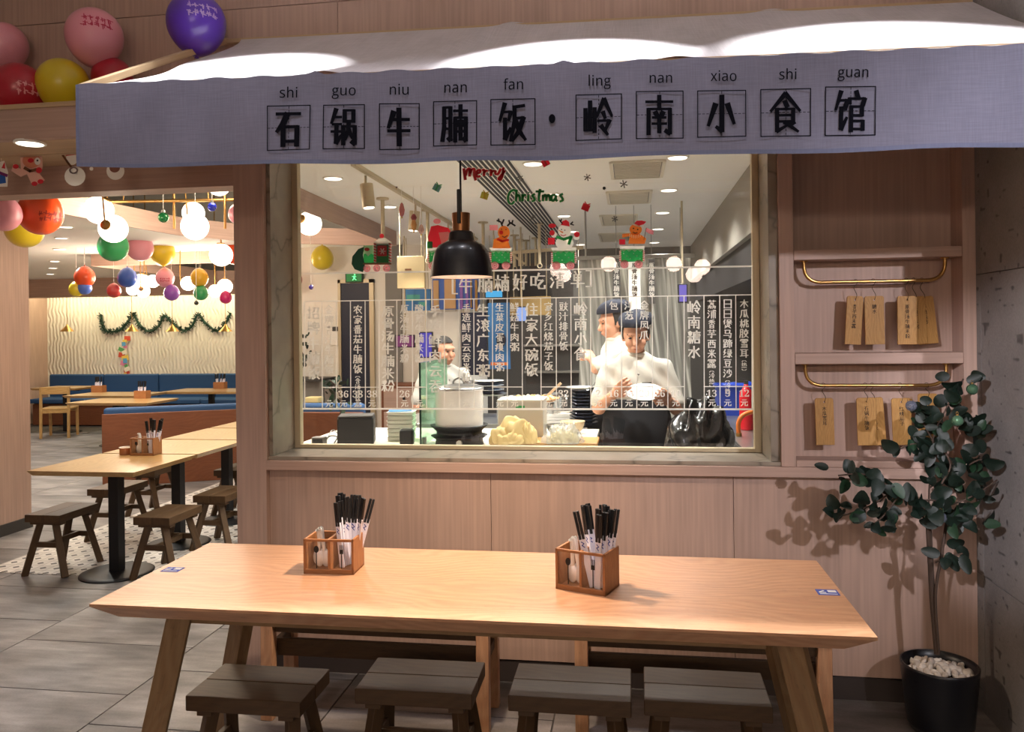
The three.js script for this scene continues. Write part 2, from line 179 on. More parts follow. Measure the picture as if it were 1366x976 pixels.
  瓜: '80,6 18,14/20,14 18,62 4,97/50,12 48,86 66,78/56,56 70,88/72,12 78,64 97,96', 桃: '木@0,0,40,100/58,4 56,62 42,96/44,22 54,36/42,66 56,54/76,4 76,88 98,88 98,72/96,18 78,34/78,44 96,58', 胶: '月@0,0,38,100/68,2 72,14/44,20 98,20/60,28 46,46/80,28 96,46/84,46 68,78 44,97/54,50 72,78 98,97', 雪: '雨@0,0,100,52/18,62 82,62 82,97/22,79 82,79/16,95 82,95', 耳: '6,10 94,10/24,10 24,78/72,10 72,98/24,32 72,32/24,54 72,54/4,82 96,74',
  '【': '96,2 62,2 62,98 96,98', '】': '4,2 38,2 38,98 4,98', '（': '8,80 26,52 74,52 92,80', '）': '8,20 26,48 74,48 92,20',
};
const glyphMemo = {};
function strokesOf(ch) {
  if (glyphMemo[ch]) return glyphMemo[ch];
  const out = [];
  for (const t of (GLYPH[ch] || '').split('/')) {
    if (!t) continue;
    if (t.includes('@')) {
      const [n, b] = t.split('@'), [x, y, w, h] = b.split(',').map(Number);
      for (const s of strokesOf(n)) out.push(s.map(([a, c]) => [x + a * w / 100, y + c * h / 100]));
    } else out.push(t.split(' ').map((p) => p.split(',').map(Number)));
  }
  return glyphMemo[ch] = out;
}
// triangles of flat ribbons along strokes: returns 2-D triangle list
function ribbon(tris, pts, wx, wy, taper = 1) {          // wx: width of upright strokes, wy: of level ones
  for (let i = 0; i + 1 < pts.length; i++) {
    const [a, b] = [pts[i], pts[i + 1]], dx = b[0] - a[0], dy = b[1] - a[1], l = Math.hypot(dx, dy) || 1, w = (wx * Math.abs(dy) + wy * Math.abs(dx)) / l / 2, nx = -dy / l, ny = dx / l, e = Math.min(wx, wy) * 0.4;
    const a1 = [a[0] - dx / l * e, a[1] - dy / l * e], b1 = [b[0] + dx / l * e, b[1] + dy / l * e], w2 = i + 2 === pts.length ? w * taper : w;
    const q = [[a1[0] + nx * w, a1[1] + ny * w], [b1[0] + nx * w2, b1[1] + ny * w2], [b1[0] - nx * w2, b1[1] - ny * w2], [a1[0] - nx * w, a1[1] - ny * w]];
    tris.push(q[0], q[1], q[2], q[0], q[2], q[3]);
  }
}
function glyphTris(ch, x, y, w, h, wx, wy, tris = []) {
  for (const s of strokesOf(ch)) {
    const p = s.map(([a, b]) => [x + a * w / 100, y + b * h / 100]), d = [s.at(-1)[0] - s.at(-2)[0], s.at(-1)[1] - s.at(-2)[1]], slant = Math.abs(d[0]) > 8 && Math.abs(d[1]) > 8;
    ribbon(tris, p, wx, wy, slant ? 0.55 : 1);
  }
  return tris;
}
function textTris(str, f, size, xc, yBase, tris = []) {   // latin text, y down
  const g = new THREE.ShapeGeometry(f.generateShapes(str, size), 3); g.computeBoundingBox();
  const c = (g.boundingBox.min.x + g.boundingBox.max.x) / 2, n = g.toNonIndexed().attributes.position;
  for (let i = 0; i < n.count; i++) tris.push([xc + n.getX(i) - c, yBase - n.getY(i)]);
  return tris;
}
const polyTris = (pts, tris = []) => { const f = THREE.ShapeUtils.triangulateShape(pts.map(([x, y]) => new THREE.Vector2(x, y)), []); for (const t of f) for (const k of t) tris.push(pts[k]); return tris; };
const ring = (x, y, rx, ry = rx, n = 20, a0 = 0, a1 = 6.2832) => Array.from({ length: n }, (_, i) => { const a = a0 + (a1 - a0) * i / (a1 - a0 > 6.28 ? n : n - 1); return [x + rx * Math.cos(a), y + ry * Math.sin(a)]; });
const discTris = (x, y, rx, ry = rx, tris = []) => polyTris(ring(x, y, rx, ry), tris);
// flat print: 2-D triangles placed by a map (x, y) -> point
function print(tris, map) {
  const pos = new Float32Array(tris.length * 3), a = V(0, 0, 0), b = V(0, 0, 0);
  for (let i = 0; i < tris.length; i += 3) {
    let p = [map(...tris[i]), map(...tris[i + 1]), map(...tris[i + 2])];
    a.subVectors(p[1], p[0]); b.subVectors(p[2], p[0]); if (a.cross(b).dot(V(EYE.x - p[0].x, EYE.y - p[0].y, EYE.z - p[0].z)) < 0) p = [p[0], p[2], p[1]];
    p.forEach((q, k) => q.toArray(pos, (i + k) * 3));
  }
  const g = new THREE.BufferGeometry(); g.setAttribute('position', new THREE.BufferAttribute(pos, 3)); g.computeVertexNormals(); return flat(g);
}

// ================= SETTING =================
// floor: grey concrete tiles laid on a dark bed
{
  const fl = struct('floor', [BB(-12, 6, -0.12, -0.008, -10.2, 7)], M.grout, 'grey concrete-look tiled floor of the food court'); fl.userData.kind = 'structure';
  const gs = [0, 1, 2, 3].map(() => B(0.914, 0.008, 0.506, 0, -0.004, 0, 0.0015, 'x'));
  const rest = [];
  for (let i = -9; i < 5; i++) for (let j = -16; j < 9; j++) {
    const x = -2.162 + i * 0.92 + 0.46, z = 0.06 + j * 0.512 + 0.256 + (i & 1 ? 0.256 : 0);
    if (x < -11 || x > 4.5) continue;
    const inView = z < 1.6 && z > -7 && x < 1.6 && x > -8;
    if (inView) { const m = part(fl, 'tile', gs[(i * 7 + j * 3) & 3], M.tile); m.position.set(x, 0, z); } else rest.push(gs[0].clone().translate(x, 0, z));
  }
  part(fl, 'tiles_beyond', rest, M.tile).userData.kind = 'stuff';
}
struct('trim_1', BB(-4.25, -2.35, 0, 0.004, -7.2, -1.2, 0), new THREE.MeshStandardMaterial({ color: '#ffffff', roughness: 0.35, map: rep(mosaicTex, 1.25, 1.25) }), 'white mosaic floor strip with small black squares under dining tables');

// facade in pale wood veneer
const X0 = -1.8, X1 = -1.655, XP = 1.375;
{
  const w = struct('wall_front', null, null, 'pale wood veneer front wall under and above the serving window');
  const lx = [X1, -0.62, 0.42, XP];
  for (let i = 0; i < 3; i++) part(w, 'panel', BB(lx[i] + 0.001, lx[i + 1] - 0.001, 0.1, 0.935, -0.05, 0, 0.001, 'y'), M.veneer);
  part(w, 'panel', BB(-6, -1.3, 2.5, 3.05, -0.05, 0, 0.001, 'y'), M.veneer); part(w, 'panel', BB(-1.298, XP + 2, 2.42, 3.05, -0.05, 0, 0.001, 'y'), M.veneer);
  part(w, 'panel', BB(-6, XP + 2, 3.053, 3.6, -0.05, 0, 0.001, 'y'), M.veneer);
  part(w, 'backing', BB(X1, XP, 0.02, 0.93, -0.12, -0.05), M.veneer);
}
const leftPost = struct('trim_2', [BB(X0, X1, 0, 2.42, -0.3, 0.03, 0.002, 'y')], M.veneer, 'pale wood post at the left end of the serving window');
struct('trim_3', BB(X1, 1.33, 0.925, 0.968, -0.28, 0.035, 0.002, 'x'), M.veneer, 'pale wood sill board running below the window and niche');
struct('trim_4', BB(X1, 0.615, 0.969, 0.985, -0.3, 0.012, 0.001, 'x'), M.marble, 'veined grey marble window sill');
struct('trim_5', BB(X1 + 0.001, X1 + 0.02, 0.986, 2.4, -0.3, 0.0, 0.001, 'y'), M.marble, 'veined grey marble reveal at the left of the window');
struct('trim_6', BB(0.575, 0.612, 0.986, 2.4, -0.3, -0.0, 0.001, 'y'), M.marble, 'narrow marble reveal at the right of the window');
struct('trim_7', [BB(0.613, 0.672, 0.968, 2.42, -0.12, 0.022, 0.002, 'y')], M.veneer, 'pale wood post between window and shelf niche');
struct('baseboard_front', BB(X1, XP - 0.002, 0, 0.095, -0.05, -0.006, 0.001, 'x'), M.skirting, 'dark skirting board below the veneer wall');
// shelf niche
{
  struct('wall_niche', BB(0.672, 1.33, 0.968, 2.42, -0.12, -0.095, 0, 'y'), M.veneer, 'pale wood back panel of the shelf niche');
  struct('trim_8', BB(1.325, XP, 0.968, 2.42, -0.12, 0.022, 0.002, 'y'), M.veneer, 'pale wood post between niche and stone pier');
  solo('wall_shelf', BB(0.673, 1.324, 1.825, 1.866, -0.094, 0.02, 0.002, 'x'), M.veneer, 'upper pale wood shelf above the upper brass rail', 'shelf');
  solo('wall_shelf', BB(0.673, 1.324, 1.393, 1.438, -0.094, 0.02, 0.002, 'x'), M.veneer, 'lower pale wood shelf between the two brass rails', 'shelf');
  struct('trim_9', BB(0.673, 1.324, 0.968, 0.995, -0.094, 0.02, 0.002, 'x'), M.veneer, 'pale wood bottom edge of the shelf niche');
}
// stone pier on the right, slabs with joints
{
  const w = struct('wall_right', BB(XP + 0.012, 1.9, 0, 3.6, -0.12, 0.7), M.grout, 'grey stone-clad pier beside the potted tree');
  for (const [y0, y1] of [[0, 0.547], [0.55, 1.747], [1.75, 2.947], [2.95, 3.6]]) { part(w, 'slab', BB(XP, XP + 0.012, y0, y1, -0.12, 0.058, 0.001, 'y'), M.stone); part(w, 'slab', BB(XP, XP + 0.012, y0, y1, 0.061, 0.7, 0.001, 'y'), M.stone); }
  part(w, 'end_slab', BB(XP, 1.9, 0, 3.6, 0.7, 0.712), M.stone);
}
// opening to the dining room: soffit box and beam
{
  const g = struct('trim_10', null, null, 'pale wood canopy beam above the dining room opening');
  part(g, 'fascia', BB(-6, X0, 2.365, 2.49, 0.46, 0.5, 0.002, 'x'), M.veneer); part(g, 'ledge', BB(-6, X0, 2.49, 2.51, 0.0, 0.505, 0.002, 'x'), M.pale);
  part(g, 'soffit_board', BB(-6, X0, 2.365, 2.39, 0.235, 0.459, 0.001, 'x'), M.pale); part(g, 'soffit_board', BB(-6, X0, 2.365, 2.39, 0.0, 0.232, 0.001, 'x'), M.pale);
  part(g, 'beam', BB(-6, X0, 2.235, 2.5, -0.14, 0.0, 0.002, 'x'), M.veneer);
}
// food-court ceiling, far wall and side walls around the viewer
struct('ceiling', BB(-6.2, 6, 3.6, 3.7, -0.05, 7.1), M.ceiling, 'plain plaster food court ceiling');
struct('wall_back', BB(-12, 6, -0.1, 3.7, 7, 7.1), M.grey, 'plain wall across the food court');
struct('wall_side', BB(5.9, 6, -0.1, 3.7, -0.1, 7), M.grey, 'plain side wall of the food court');
struct('wall_far', BB(1.9, 6, -0.1, 3.7, -0.1, -0.05), M.plaster, 'plain wall beyond the stone pier');

// dining room on the left
struct('wall_left', [BB(-5.0, -4.84, 0, 2.95, -2.36, 7, 0.002, 'y')], M.veneer, 'pale wood panelled wall left of the dining room');
struct('baseboard_left', BB(-4.84, -4.826, 0, 0.09, -2.36, 7, 0.001, 'z'), M.darkGrey, 'grey skirting board of the left wood wall');
const HC = 2.5;
const recess1 = [[-3.75, -0.15], [-3.73, -1.9], [-3.66, -2.6], [-3.42, -3.05], [-2.95, -3.45], [-2.2, -3.85], [-2.14, -1.3], [-2.14, -0.15]];
const recess2 = [[-6.3, -5.05], [-6.3, -7.9], [-9.6, -7.9], [-9.6, -5.05]].map(([x, z]) => [x, z]);
const recess2b = [[-6.25, -5.05], [-6.25, -7.9], [-3.75, -7.9], [-3.75, -5.05]];
{
  const sh = new THREE.Shape([[-11.5, 0.1], [-11.5, 10.2], [1.9, 10.2], [1.9, 0.1]].map(([a, b]) => new THREE.Vector2(a, b)));
  for (const r of [recess1, recess2b]) sh.holes.push(new THREE.Path(r.map(([x, z]) => new THREE.Vector2(x, -z))));
  const g = new THREE.ExtrudeGeometry(sh, { depth: 0.012, bevelEnabled: false }); rot(g, -Math.PI / 2); g.translate(0, HC, 0);
  struct('ceiling_inner', g, M.ceiling, 'white plaster ceiling over kitchen and dining room');
  struct('ceiling_recess', BB(-12, 2, 4.6, 4.75, -10.4, -0.1), M.voidGrey, 'plain grey slab raised high so the wood-edged ceiling recesses stay dark'); struct('wall_void', BB(-12, 2, HC + 0.02, 4.6, -0.16, -0.1), M.voidGrey, 'grey upstand closing the raised ceiling void');  // stands in for a black-painted open ceiling, raised to keep the recesses dark
  const skirt = (name, pts, label) => { const o = struct(name, null, null, label); for (let i = 0; i + 1 < pts.length; i++) { const a = pts[i], b = pts[i + 1]; part(o, 'board', bar(V(a[0], HC - 0.03, a[1]), V(b[0], HC - 0.03, b[1]), 0.02, 0.22, 0.002), M.veneer); } return o; };
  // boards stand upright: bar() cross-section is w by d, so build them as thin boxes instead
  const board = (o, a, b, y0, y1) => { const dx = b[0] - a[0], dz = b[1] - a[1], l = Math.hypot(dx, dz); part(o, 'board', rot(B(l + 0.01, y1 - y0, 0.02, 0, 0, 0, 0.002, 'x'), 0, -Math.atan2(dz, dx)).translate((a[0] + b[0]) / 2, (y0 + y1) / 2, (a[1] + b[1]) / 2), M.veneer); };
  const o1 = struct('trim_11', null, null, 'wood board edging of the near ceiling recess'); for (let i = 0; i + 1 < recess1.length; i++) board(o1, recess1[i], recess1[i + 1], 2.36, 2.511);
  const o2 = struct('trim_12', null, null, 'wood board edging of the far ceiling recess'); for (let i = 0; i < 4; i++) board(o2, recess2b[i], recess2b[(i + 1) % 4], 2.36, 2.511);
}
struct('trim_13', [BB(-10.6, -3.7, 2.2, 2.5, -8.9, -8.6, 0.002, 'x')], M.veneer, 'wood bulkhead hiding the cove light before the ribbed wall');
{ const g = new THREE.PlaneGeometry(7.2, 2.5); const uv = g.attributes.uv; for (let i = 0; i < uv.count; i++) uv.setXY(i, uv.getX(i) * 7.2, uv.getY(i) * 2.5); struct('wall_ribbed', [g.translate(-7.1, 1.25, -9.6), BB(-10.7, -3.5, 0, 2.5, -9.75, -9.61)].slice(0, 1), M.ribbed, 'white wavy ribbed plaster wall behind the blue booth'); struct('wall_rear', BB(-12, 2, -0.1, 4.6, -10.2, -9.62), M.plaster, 'rear wall of the building'); }
struct('wall_dining_left', BB(-10.7, -10.5, 0, 2.5, -9.6, -2.36, 0, 'y'), M.veneer, 'wood clad side wall at the far left of the dining room');
struct('wall_dining_near', BB(-10.7, -5.0, 0, 2.6, -2.5, -2.36, 0, 'y'), M.veneer, 'wood return wall behind the left panelling');
// white wall block with the dark door
{
  struct('wall_block', [BB(-3.72, -1.72, 0, 2.5, -5.15, -5.0), BB(-3.72, -3.6, 0, 2.5, -9.6, -5.15), BB(-1.74, -1.72, 0, 2.5, -9.6, -5.15)], M.plaster, 'white plaster wall with a dark door behind the kitchen');
  const d = struct('door_1', null, null, 'dark navy door in the white wall');
  part(d, 'leaf', BB(-3.17, -2.84, 0, 2.09, -4.998, -4.97, 0.003, 'y'), M.navy); part(d, 'frame', [BB(-3.2, -3.17, 0, 2.13, -4.998, -4.95), BB(-2.84, -2.79, 0, 2.13, -4.998, -4.95), BB(-3.2, -2.79, 2.09, 2.13, -4.998, -4.95)], M.frameMetal);
  struct('trim_14', BB(-2.66, -2.48, 0, 2.5, -4.999, -4.97, 0.002, 'y'), M.grey, 'grey panel strip beside the navy door');
}
// kitchen back and right
struct('wall_kitchen_back', BB(-1.72, 1.9, 0, 2.5, -6.15, -6.0), std('#45423f', 0.7), 'grey rear wall of the kitchen');
struct('wall_kitchen_right', BB(1.5, 1.6, 0, 2.5, -6.0, -0.13), std('#2a292b', 0.6), 'dark grey right wall of the kitchen');
struct('trim_15', BB(0.7, 1.5, 2.1, 2.5, -6.0, -0.32), std('#8f8a81', 0.7), 'grey duct bulkhead along the right side of the kitchen');
struct('trim_16', [BB(0.74, 1.5, 1.85, 2.1, -5.9, -0.4)], M.dark, 'dark steel exhaust hood below the duct bulkhead');

// ================= SERVING WINDOW =================
{
  const w = struct('window_1', null, null, 'large fixed serving window into the kitchen');
  part(w, 'pane', BB(X1 + 0.02, 0.575, 0.986, 2.4, -0.256, -0.25), M.glass);
  part(w, 'frame', [BB(X1 + 0.02, X1 + 0.05, 0.986, 2.4, -0.275, -0.235, 0.002), BB(0.545, 0.575, 0.986, 2.4, -0.275, -0.235, 0.002), BB(X1 + 0.05, 0.545, 0.986, 1.004, -0.275, -0.235, 0.002)], M.frameMetal);
}
// white vinyl menu on the glass, read off in pixels on the pane's plane
const ZG = -0.2495;
const onGlass = (k = 0) => (x, y) => onZ(x, y, ZG + 0.0006 * k);
{
  const m = thing('menu_lettering', 'white vinyl menu grid with dish names and prices on the window glass', 'menu');
  const L = [406, 429.5, 448.5, 467.4, 487, 505.6, 529.3, 550, 568.5, 592.6, 612.3, 632, 656.8, 676.4, 696.4, 721.4, 741.8, 761.5, 787.7, 808, 828.8, 849, 870, 890.5, 912.5, 939, 960, 981.4, 1004];
  const yt = (x) => 365 - (x - 405) * 0.0168, yh = (x) => 402 - (x - 405) * 0.015, yp = (x) => 516.5 - (x - 405) * 0.002, yb = (x) => 545 + (x - 405) * 0.0012;
  const line = (a, b, w) => { const t = []; ribbon(t, [a, b], w, w); return t; };
  part(m, 'frame_line', print([...line([404.5, yt(404)], [1004, yt(1004)], 2.2), ...line([404.5, yb(404)], [1004, yb(1004)], 2.4), ...line([1003.4, yt(1004)], [1003.8, yb(1004)], 2.4), ...line([405.5, yh(405)], [1004, yh(1004)], 1.3), ...line([406, yh(405)], [406.5, yb(405)], 1.6)], onGlass()), M.vinyl);
  for (const x of L.slice(1, -1)) part(m, 'column_line', print(line([x, yh(x)], [x + 0.5, yb(x)], 1.2), onGlass()), M.vinyl);
  const big = new Set([0, 5, 8, 11, 14, 17, 24]);
  let run = null;
  for (let i = 0; i < 28; i++) if (!big.has(i)) part(m, 'price_line', print(line([L[i], yp(L[i])], [L[i + 1], yp(L[i])], 1.2), onGlass()), M.vinyl);
  // title
  { const t = []; [...'【牛腩楠好吃清单】'].forEach((c, i) => glyphTris(c, [592, 612, 638, 660, 684, 708, 734, 761, 781][i], 370 - i * 1.2, 19, 22, 2.6, 1.6, t)); part(m, 'title', print(t, onGlass()), M.vinyl); }
  const names = ['招牌牛腩饭', '金牌香汁牛腩饭', '', '农家番茄牛腩饭（含汤或饮品）', '', '原骨汤牛腩米粉', '原汤牛腩米粉', '酸菜牛腩米粉', '手造鲜肉云吞', '', '手造鲜肉云吞米粉', '生滚广东粥', '生菜皮蛋瘦肉粥', '鲜菇牛肉粥', '住家大碗饭', '家乡红烧茄子饭', '豉汁排骨饭', '岭南小食', '', '包', '洋葱', '金牌凤爪', '', '', '岭南糖水', '荔浦香芋西米露（冷热）', '日日煲马蹄绿豆沙（冷热）', '木瓜桃胶雪耳（热）'];
  const price = ['', '', '36', '38', '38', '', '26', '', '', '', '', '', '', '', '', '', '32', '', '2', '16', '13', '20', '26', '10', '', '13', '9', '12'];
  names.forEach((n, i) => {
    const xc = (L[i] + L[i + 1]) / 2, t = []; let y = yh(xc) + (big.has(i) ? 7 : 6), small = false;
    for (const c of n) {
      if (c === '（') small = true;
      const s = big.has(i) ? 17 : small ? 7.2 : 11.6, pitch = big.has(i) ? (n.length > 6 ? 16.6 : 20) : small ? (c === '（' ? 5 : 7.8) : 13.2;
      glyphTris(c, xc - s / 2, y, s, small && '（）'.includes(c) ? 5 : s * (n.length > 6 && big.has(i) ? 0.88 : 1), s * 0.13, s * 0.085, t); y += pitch;
    }
    if (t.length) part(m, 'dish_name', print(t, onGlass()), M.vinyl);
    if (!big.has(i)) {
      const q = []; if (price[i]) textTris(price[i], fontSerif, 9.2, xc, yp(xc) + 13.5, q);
      glyphTris('元', xc - 5, yp(xc) + 16.5, 10, 10, 1.2, 0.9, q); part(m, 'price', print(q, onGlass()), M.vinyl);
    }
  });
}
// flat christmas stickers on the glass: layers of coloured film
const filmMemo = new Map(), film = (m) => { if (m.transmission) return m; if (!filmMemo.has(m)) filmMemo.set(m, phy(m.color, 0.9, { transmission: 0.65, thickness: 0 })); return filmMemo.get(m); };   // printed film lets kitchen light through
const sep = (...lists) => ({ sep: lists });
function sticker(name, label, category, layers, group) {
  const o = thing(name, label, category, V(0, 0, 0), 0, group);
  layers.forEach(([n, tris, mat], k) => { for (const t of tris.sep || [tris]) part(o, n, print(t, onGlass(k + 1)), film(mat)); });
  return o;
}
const rectP = (x0, y0, x1, y1) => [[x0, y0], [x1, y0], [x1, y1], [x0, y1]];
const stripes = (x, y0, y1, w, n) => { const t = []; for (let i = 0; i < n; i++) { const a = y0 + (y1 - y0) * i / n, h = (y1 - y0) / n * 0.5; polyTris([[x, a], [x + w, a + h * 0.6], [x + w, a + h * 1.6], [x, a + h]], t); } return t; };
function wagonBase(x0, x1, y) {          // green box wagon with snow rim, striped canes and sweet wheels; y: top of box
  const w = x1 - x0, h = 17, snow = [[x0 - 2, y - 4], [x1 + 2, y - 4], [x1 + 1, y + 2]]; for (let i = 0; i <= 8; i++) snow.push([x1 - w * i / 8, y + (i & 1 ? 4 : 1)]);
  const dots = []; for (let i = 0; i < 6; i++) discTris(x0 + 4 + (w - 8) * i / 5, y + 6 + (i % 3) * 3.4, 1, 1, dots);
  const wheels = sep(discTris(x0 + 5, y + h + 3, 5.5), discTris(x1 - 6, y + h + 3, 5.5)), rims = sep(...[x0 + 5, x1 - 6].map((cx) => { const t = []; for (const r of [4, 1.8]) { const c = ring(cx, y + h + 3, r, r, 12); c.push(c[0]); ribbon(t, c, 0.8, 0.8); } return t; }));
  return [['wagon_box', polyTris(rectP(x0, y, x1, y + h)), M.green], ['snow_rim', polyTris(snow), M.white], ['snow_dot', dots, M.white], ['cane', sep(polyTris(rectP(x0 - 2, y + 2, x0 + 1, y + h)), polyTris(rectP(x1 - 1, y + 2, x1 + 2, y + h))), M.white], ['cane_stripe', sep(stripes(x0 - 2, y + 2, y + h, 3, 6), stripes(x1 - 1, y + 2, y + h, 3, 6)), M.red], ['wheel', wheels, M.pinkStk], ['wheel_swirl', rims, M.white]];
}
sticker('train_engine_sticker', 'green toy train engine sticker with candy-cane striped cab and red window', 'sticker', [
  ['boiler', polyTris([[485, 327], [498, 327], [500, 351], [485, 351]]), M.green], ['smokebox', polyTris([[486, 329], [478, 332], [470, 342], [469, 352], [473, 359], [484, 363], [487, 355], [484, 340]]), M.darkGreen],
  ['snow_cap', polyTris([[486, 327], [499, 327], [499, 340], [495, 338], [491, 342], [488, 338], [485, 339]]), M.white], ['berry', discTris(489.5, 332.5, 3.5, 2.4), M.red], ['cab', polyTris(rectP(499, 324, 521, 351)), M.darkGreen], ['cab_side', polyTris(rectP(502, 340, 519, 350)), M.green], ['roof_snow', polyTris([[499, 323], [505, 318], [514, 317], [522, 323]]), M.white], ['chimney_ball', discTris(509.4, 314.6, 3), M.red],
  ['cane', [...polyTris(rectP(498.5, 323, 502, 350)), ...polyTris(rectP(518.5, 323, 522, 350)), ...polyTris(rectP(500, 322, 521, 326))], M.white], ['cane_stripe', [...stripes(498.5, 324, 350, 3.5, 7), ...stripes(518.5, 324, 350, 3.5, 7)], M.red], ['cab_window', polyTris(rectP(503.5, 327.5, 516, 341.5)), M.red], ['snow_star', (() => { const t = []; for (let k = 0; k < 3; k++) { const a = k * Math.PI / 3; ribbon(t, [[510 - 4 * Math.cos(a), 335 - 4 * Math.sin(a)], [510 + 4 * Math.cos(a), 335 + 4 * Math.sin(a)]], 1, 1); } return t; })(), M.white],
  ['chassis', polyTris(rectP(484, 350.5, 522, 353)), M.brown], ['wheel', sep(discTris(489.5, 358, 4.8), discTris(502.5, 357.5, 4.8), discTris(515.5, 357.5, 4.8)), M.pinkStk], ['wheel_swirl', (() => { const t = []; for (const cx of [489.5, 502.5, 515.5]) { const c = ring(cx, 357.7, 2.8, 2.8, 12); c.push(c[0]); ribbon(t, c, 0.9, 0.9); } return t; })(), M.white]], 'train stickers along the window');
sticker('train_wagon_sticker', 'green train wagon sticker carrying a red sack and gifts, half hidden by the pendant lamp', 'sticker', [...wagonBase(572, 604, 334), ['sack', polyTris([[573, 330], [571, 316], [575, 302], [584, 300], [598, 304], [604, 312], [604, 330]]), M.red], ['sack_trim', polyTris([[585, 310], [598, 309], [604, 315], [603, 330], [590, 330]]), M.white], ['gift', [...polyTris(rectP(570, 322, 577, 331))], M.green], ['mitten', discTris(583, 295, 5, 3.6), M.pinkStk]], 'train stickers along the window');
sticker('train_wagon_sticker', 'green train wagon sticker with a smiling orange reindeer', 'sticker', [...wagonBase(655, 681, 334), ['body', polyTris([[657, 331], [659, 319], [666, 316], [677, 318], [681, 331]]), M.orangeStk], ['head', polyTris(ring(672, 310, 8, 9)), M.orangeStk], ['antler', (() => { const t = []; for (const p of [[[670, 301], [668, 296], [663, 294]], [[670, 298], [672, 293]], [[666, 296], [665, 292]], [[677, 301], [681, 297], [687, 301]], [[680, 298], [679, 294]], [[683, 298], [684, 294]]]) ribbon(t, p, 1.6, 1.6); return t; })(), M.dark], ['nose', discTris(668.5, 310, 2.8), M.red], ['eye', sep(discTris(669, 305.5, 0.8), discTris(675, 306, 0.8)), M.dark], ['mouth', (() => { const t = []; ribbon(t, [[670, 315], [673, 316.5], [677, 314]], 1, 1); return t; })(), M.brown], ['scarf', (() => { const t = []; ribbon(t, [[664, 319], [670, 321.5], [678, 320]], 2.4, 2.4); return t; })(), M.red], ['sign', polyTris(rectP(653, 300, 664, 307)), M.pinkStk]], 'train stickers along the window');
sticker('train_wagon_sticker', 'green train wagon sticker with a white snowman in a red hat', 'sticker', [...wagonBase(737, 767, 334), ['body', polyTris(ring(753, 324, 12, 9)), M.white], ['head', polyTris(ring(753, 308, 9, 8.5)), M.white], ['arm', sep(discTris(739, 313, 4), discTris(769, 316, 4)), M.white], ['mitten', sep(discTris(736.5, 310.5, 3.6), discTris(769.5, 312.5, 3.8)), M.red], ['hat', polyTris([[748, 300], [750, 295], [755, 293], [759, 296], [760, 302]]), M.red], ['antler', (() => { const t = []; for (const p of [[[750, 298], [746, 293]], [[748, 296], [749, 292]], [[761, 299], [764, 296]], [[762, 299], [765, 300]]]) ribbon(t, p, 1.3, 1.3); return t; })(), M.dark], ['nose', polyTris([[744, 306], [752, 309.5], [750, 311]]), M.orangeStk], ['eye', [...discTris(749, 306, 0.8), ...discTris(753.5, 307, 0.8)], M.dark], ['mouth', (() => { const t = []; ribbon(t, [[748, 313], [751.5, 314.5], [755, 313]], 0.8, 0.8); return t; })(), M.red], ['scarf', (() => { const t = []; ribbon(t, [[743, 316], [752, 319], [762, 316], [759, 325]], 3, 3); return t; })(), M.green], ['gift', sep(polyTris(rectP(731, 317, 740, 326)), discTris(736.5, 301, 5, 3)), M.red]], 'train stickers along the window');
sticker('train_wagon_sticker', 'green train wagon sticker with a brown gingerbread figure and red cap', 'sticker', [...wagonBase(828, 858, 332), ['body', polyTris([[838, 325], [840, 315], [830, 317], [830, 312], [841, 311], [852, 311], [862, 318], [860, 325]]), M.orangeStk], ['head', polyTris(ring(848, 306, 8.2, 7.4)), M.orangeStk], ['collar', (() => { const t = []; for (let i = 0; i < 7; i++) ribbon(t, [[840 + i * 2.4, 312 + Math.sin(i * 0.52) * 2], [840.4 + i * 2.3, 315.5 + Math.sin(i * 0.52) * 2]], 1, 1); return t; })(), M.white], ['eye', [...discTris(845, 304.5, 1.1), ...discTris(850.7, 306, 1.1)], M.dark], ['mouth', (() => { const t = []; ribbon(t, [[844.5, 309.4], [847, 311], [850, 310]], 1, 1); return t; })(), M.brown], ['cap', polyTris([[846, 298], [849, 294.5], [856, 294], [862, 295.5], [859, 299], [852, 301]]), M.red], ['cap_rim', (() => { const t = []; ribbon(t, [[845, 299], [852, 302], [857, 302]], 1.6, 1.6); return t; })(), M.white], ['flag', polyTris([[862, 303.5], [867, 306], [872, 307.5], [871.5, 313], [866, 311.5], [861, 308.5]]), M.pinkStk], ['flag_pole', (() => { const t = []; ribbon(t, [[862, 304], [859, 320]], 0.7, 0.7); return t; })(), M.brown], ['gift', [...polyTris(rectP(826, 319, 834, 326))], M.red]], 'train stickers along the window');
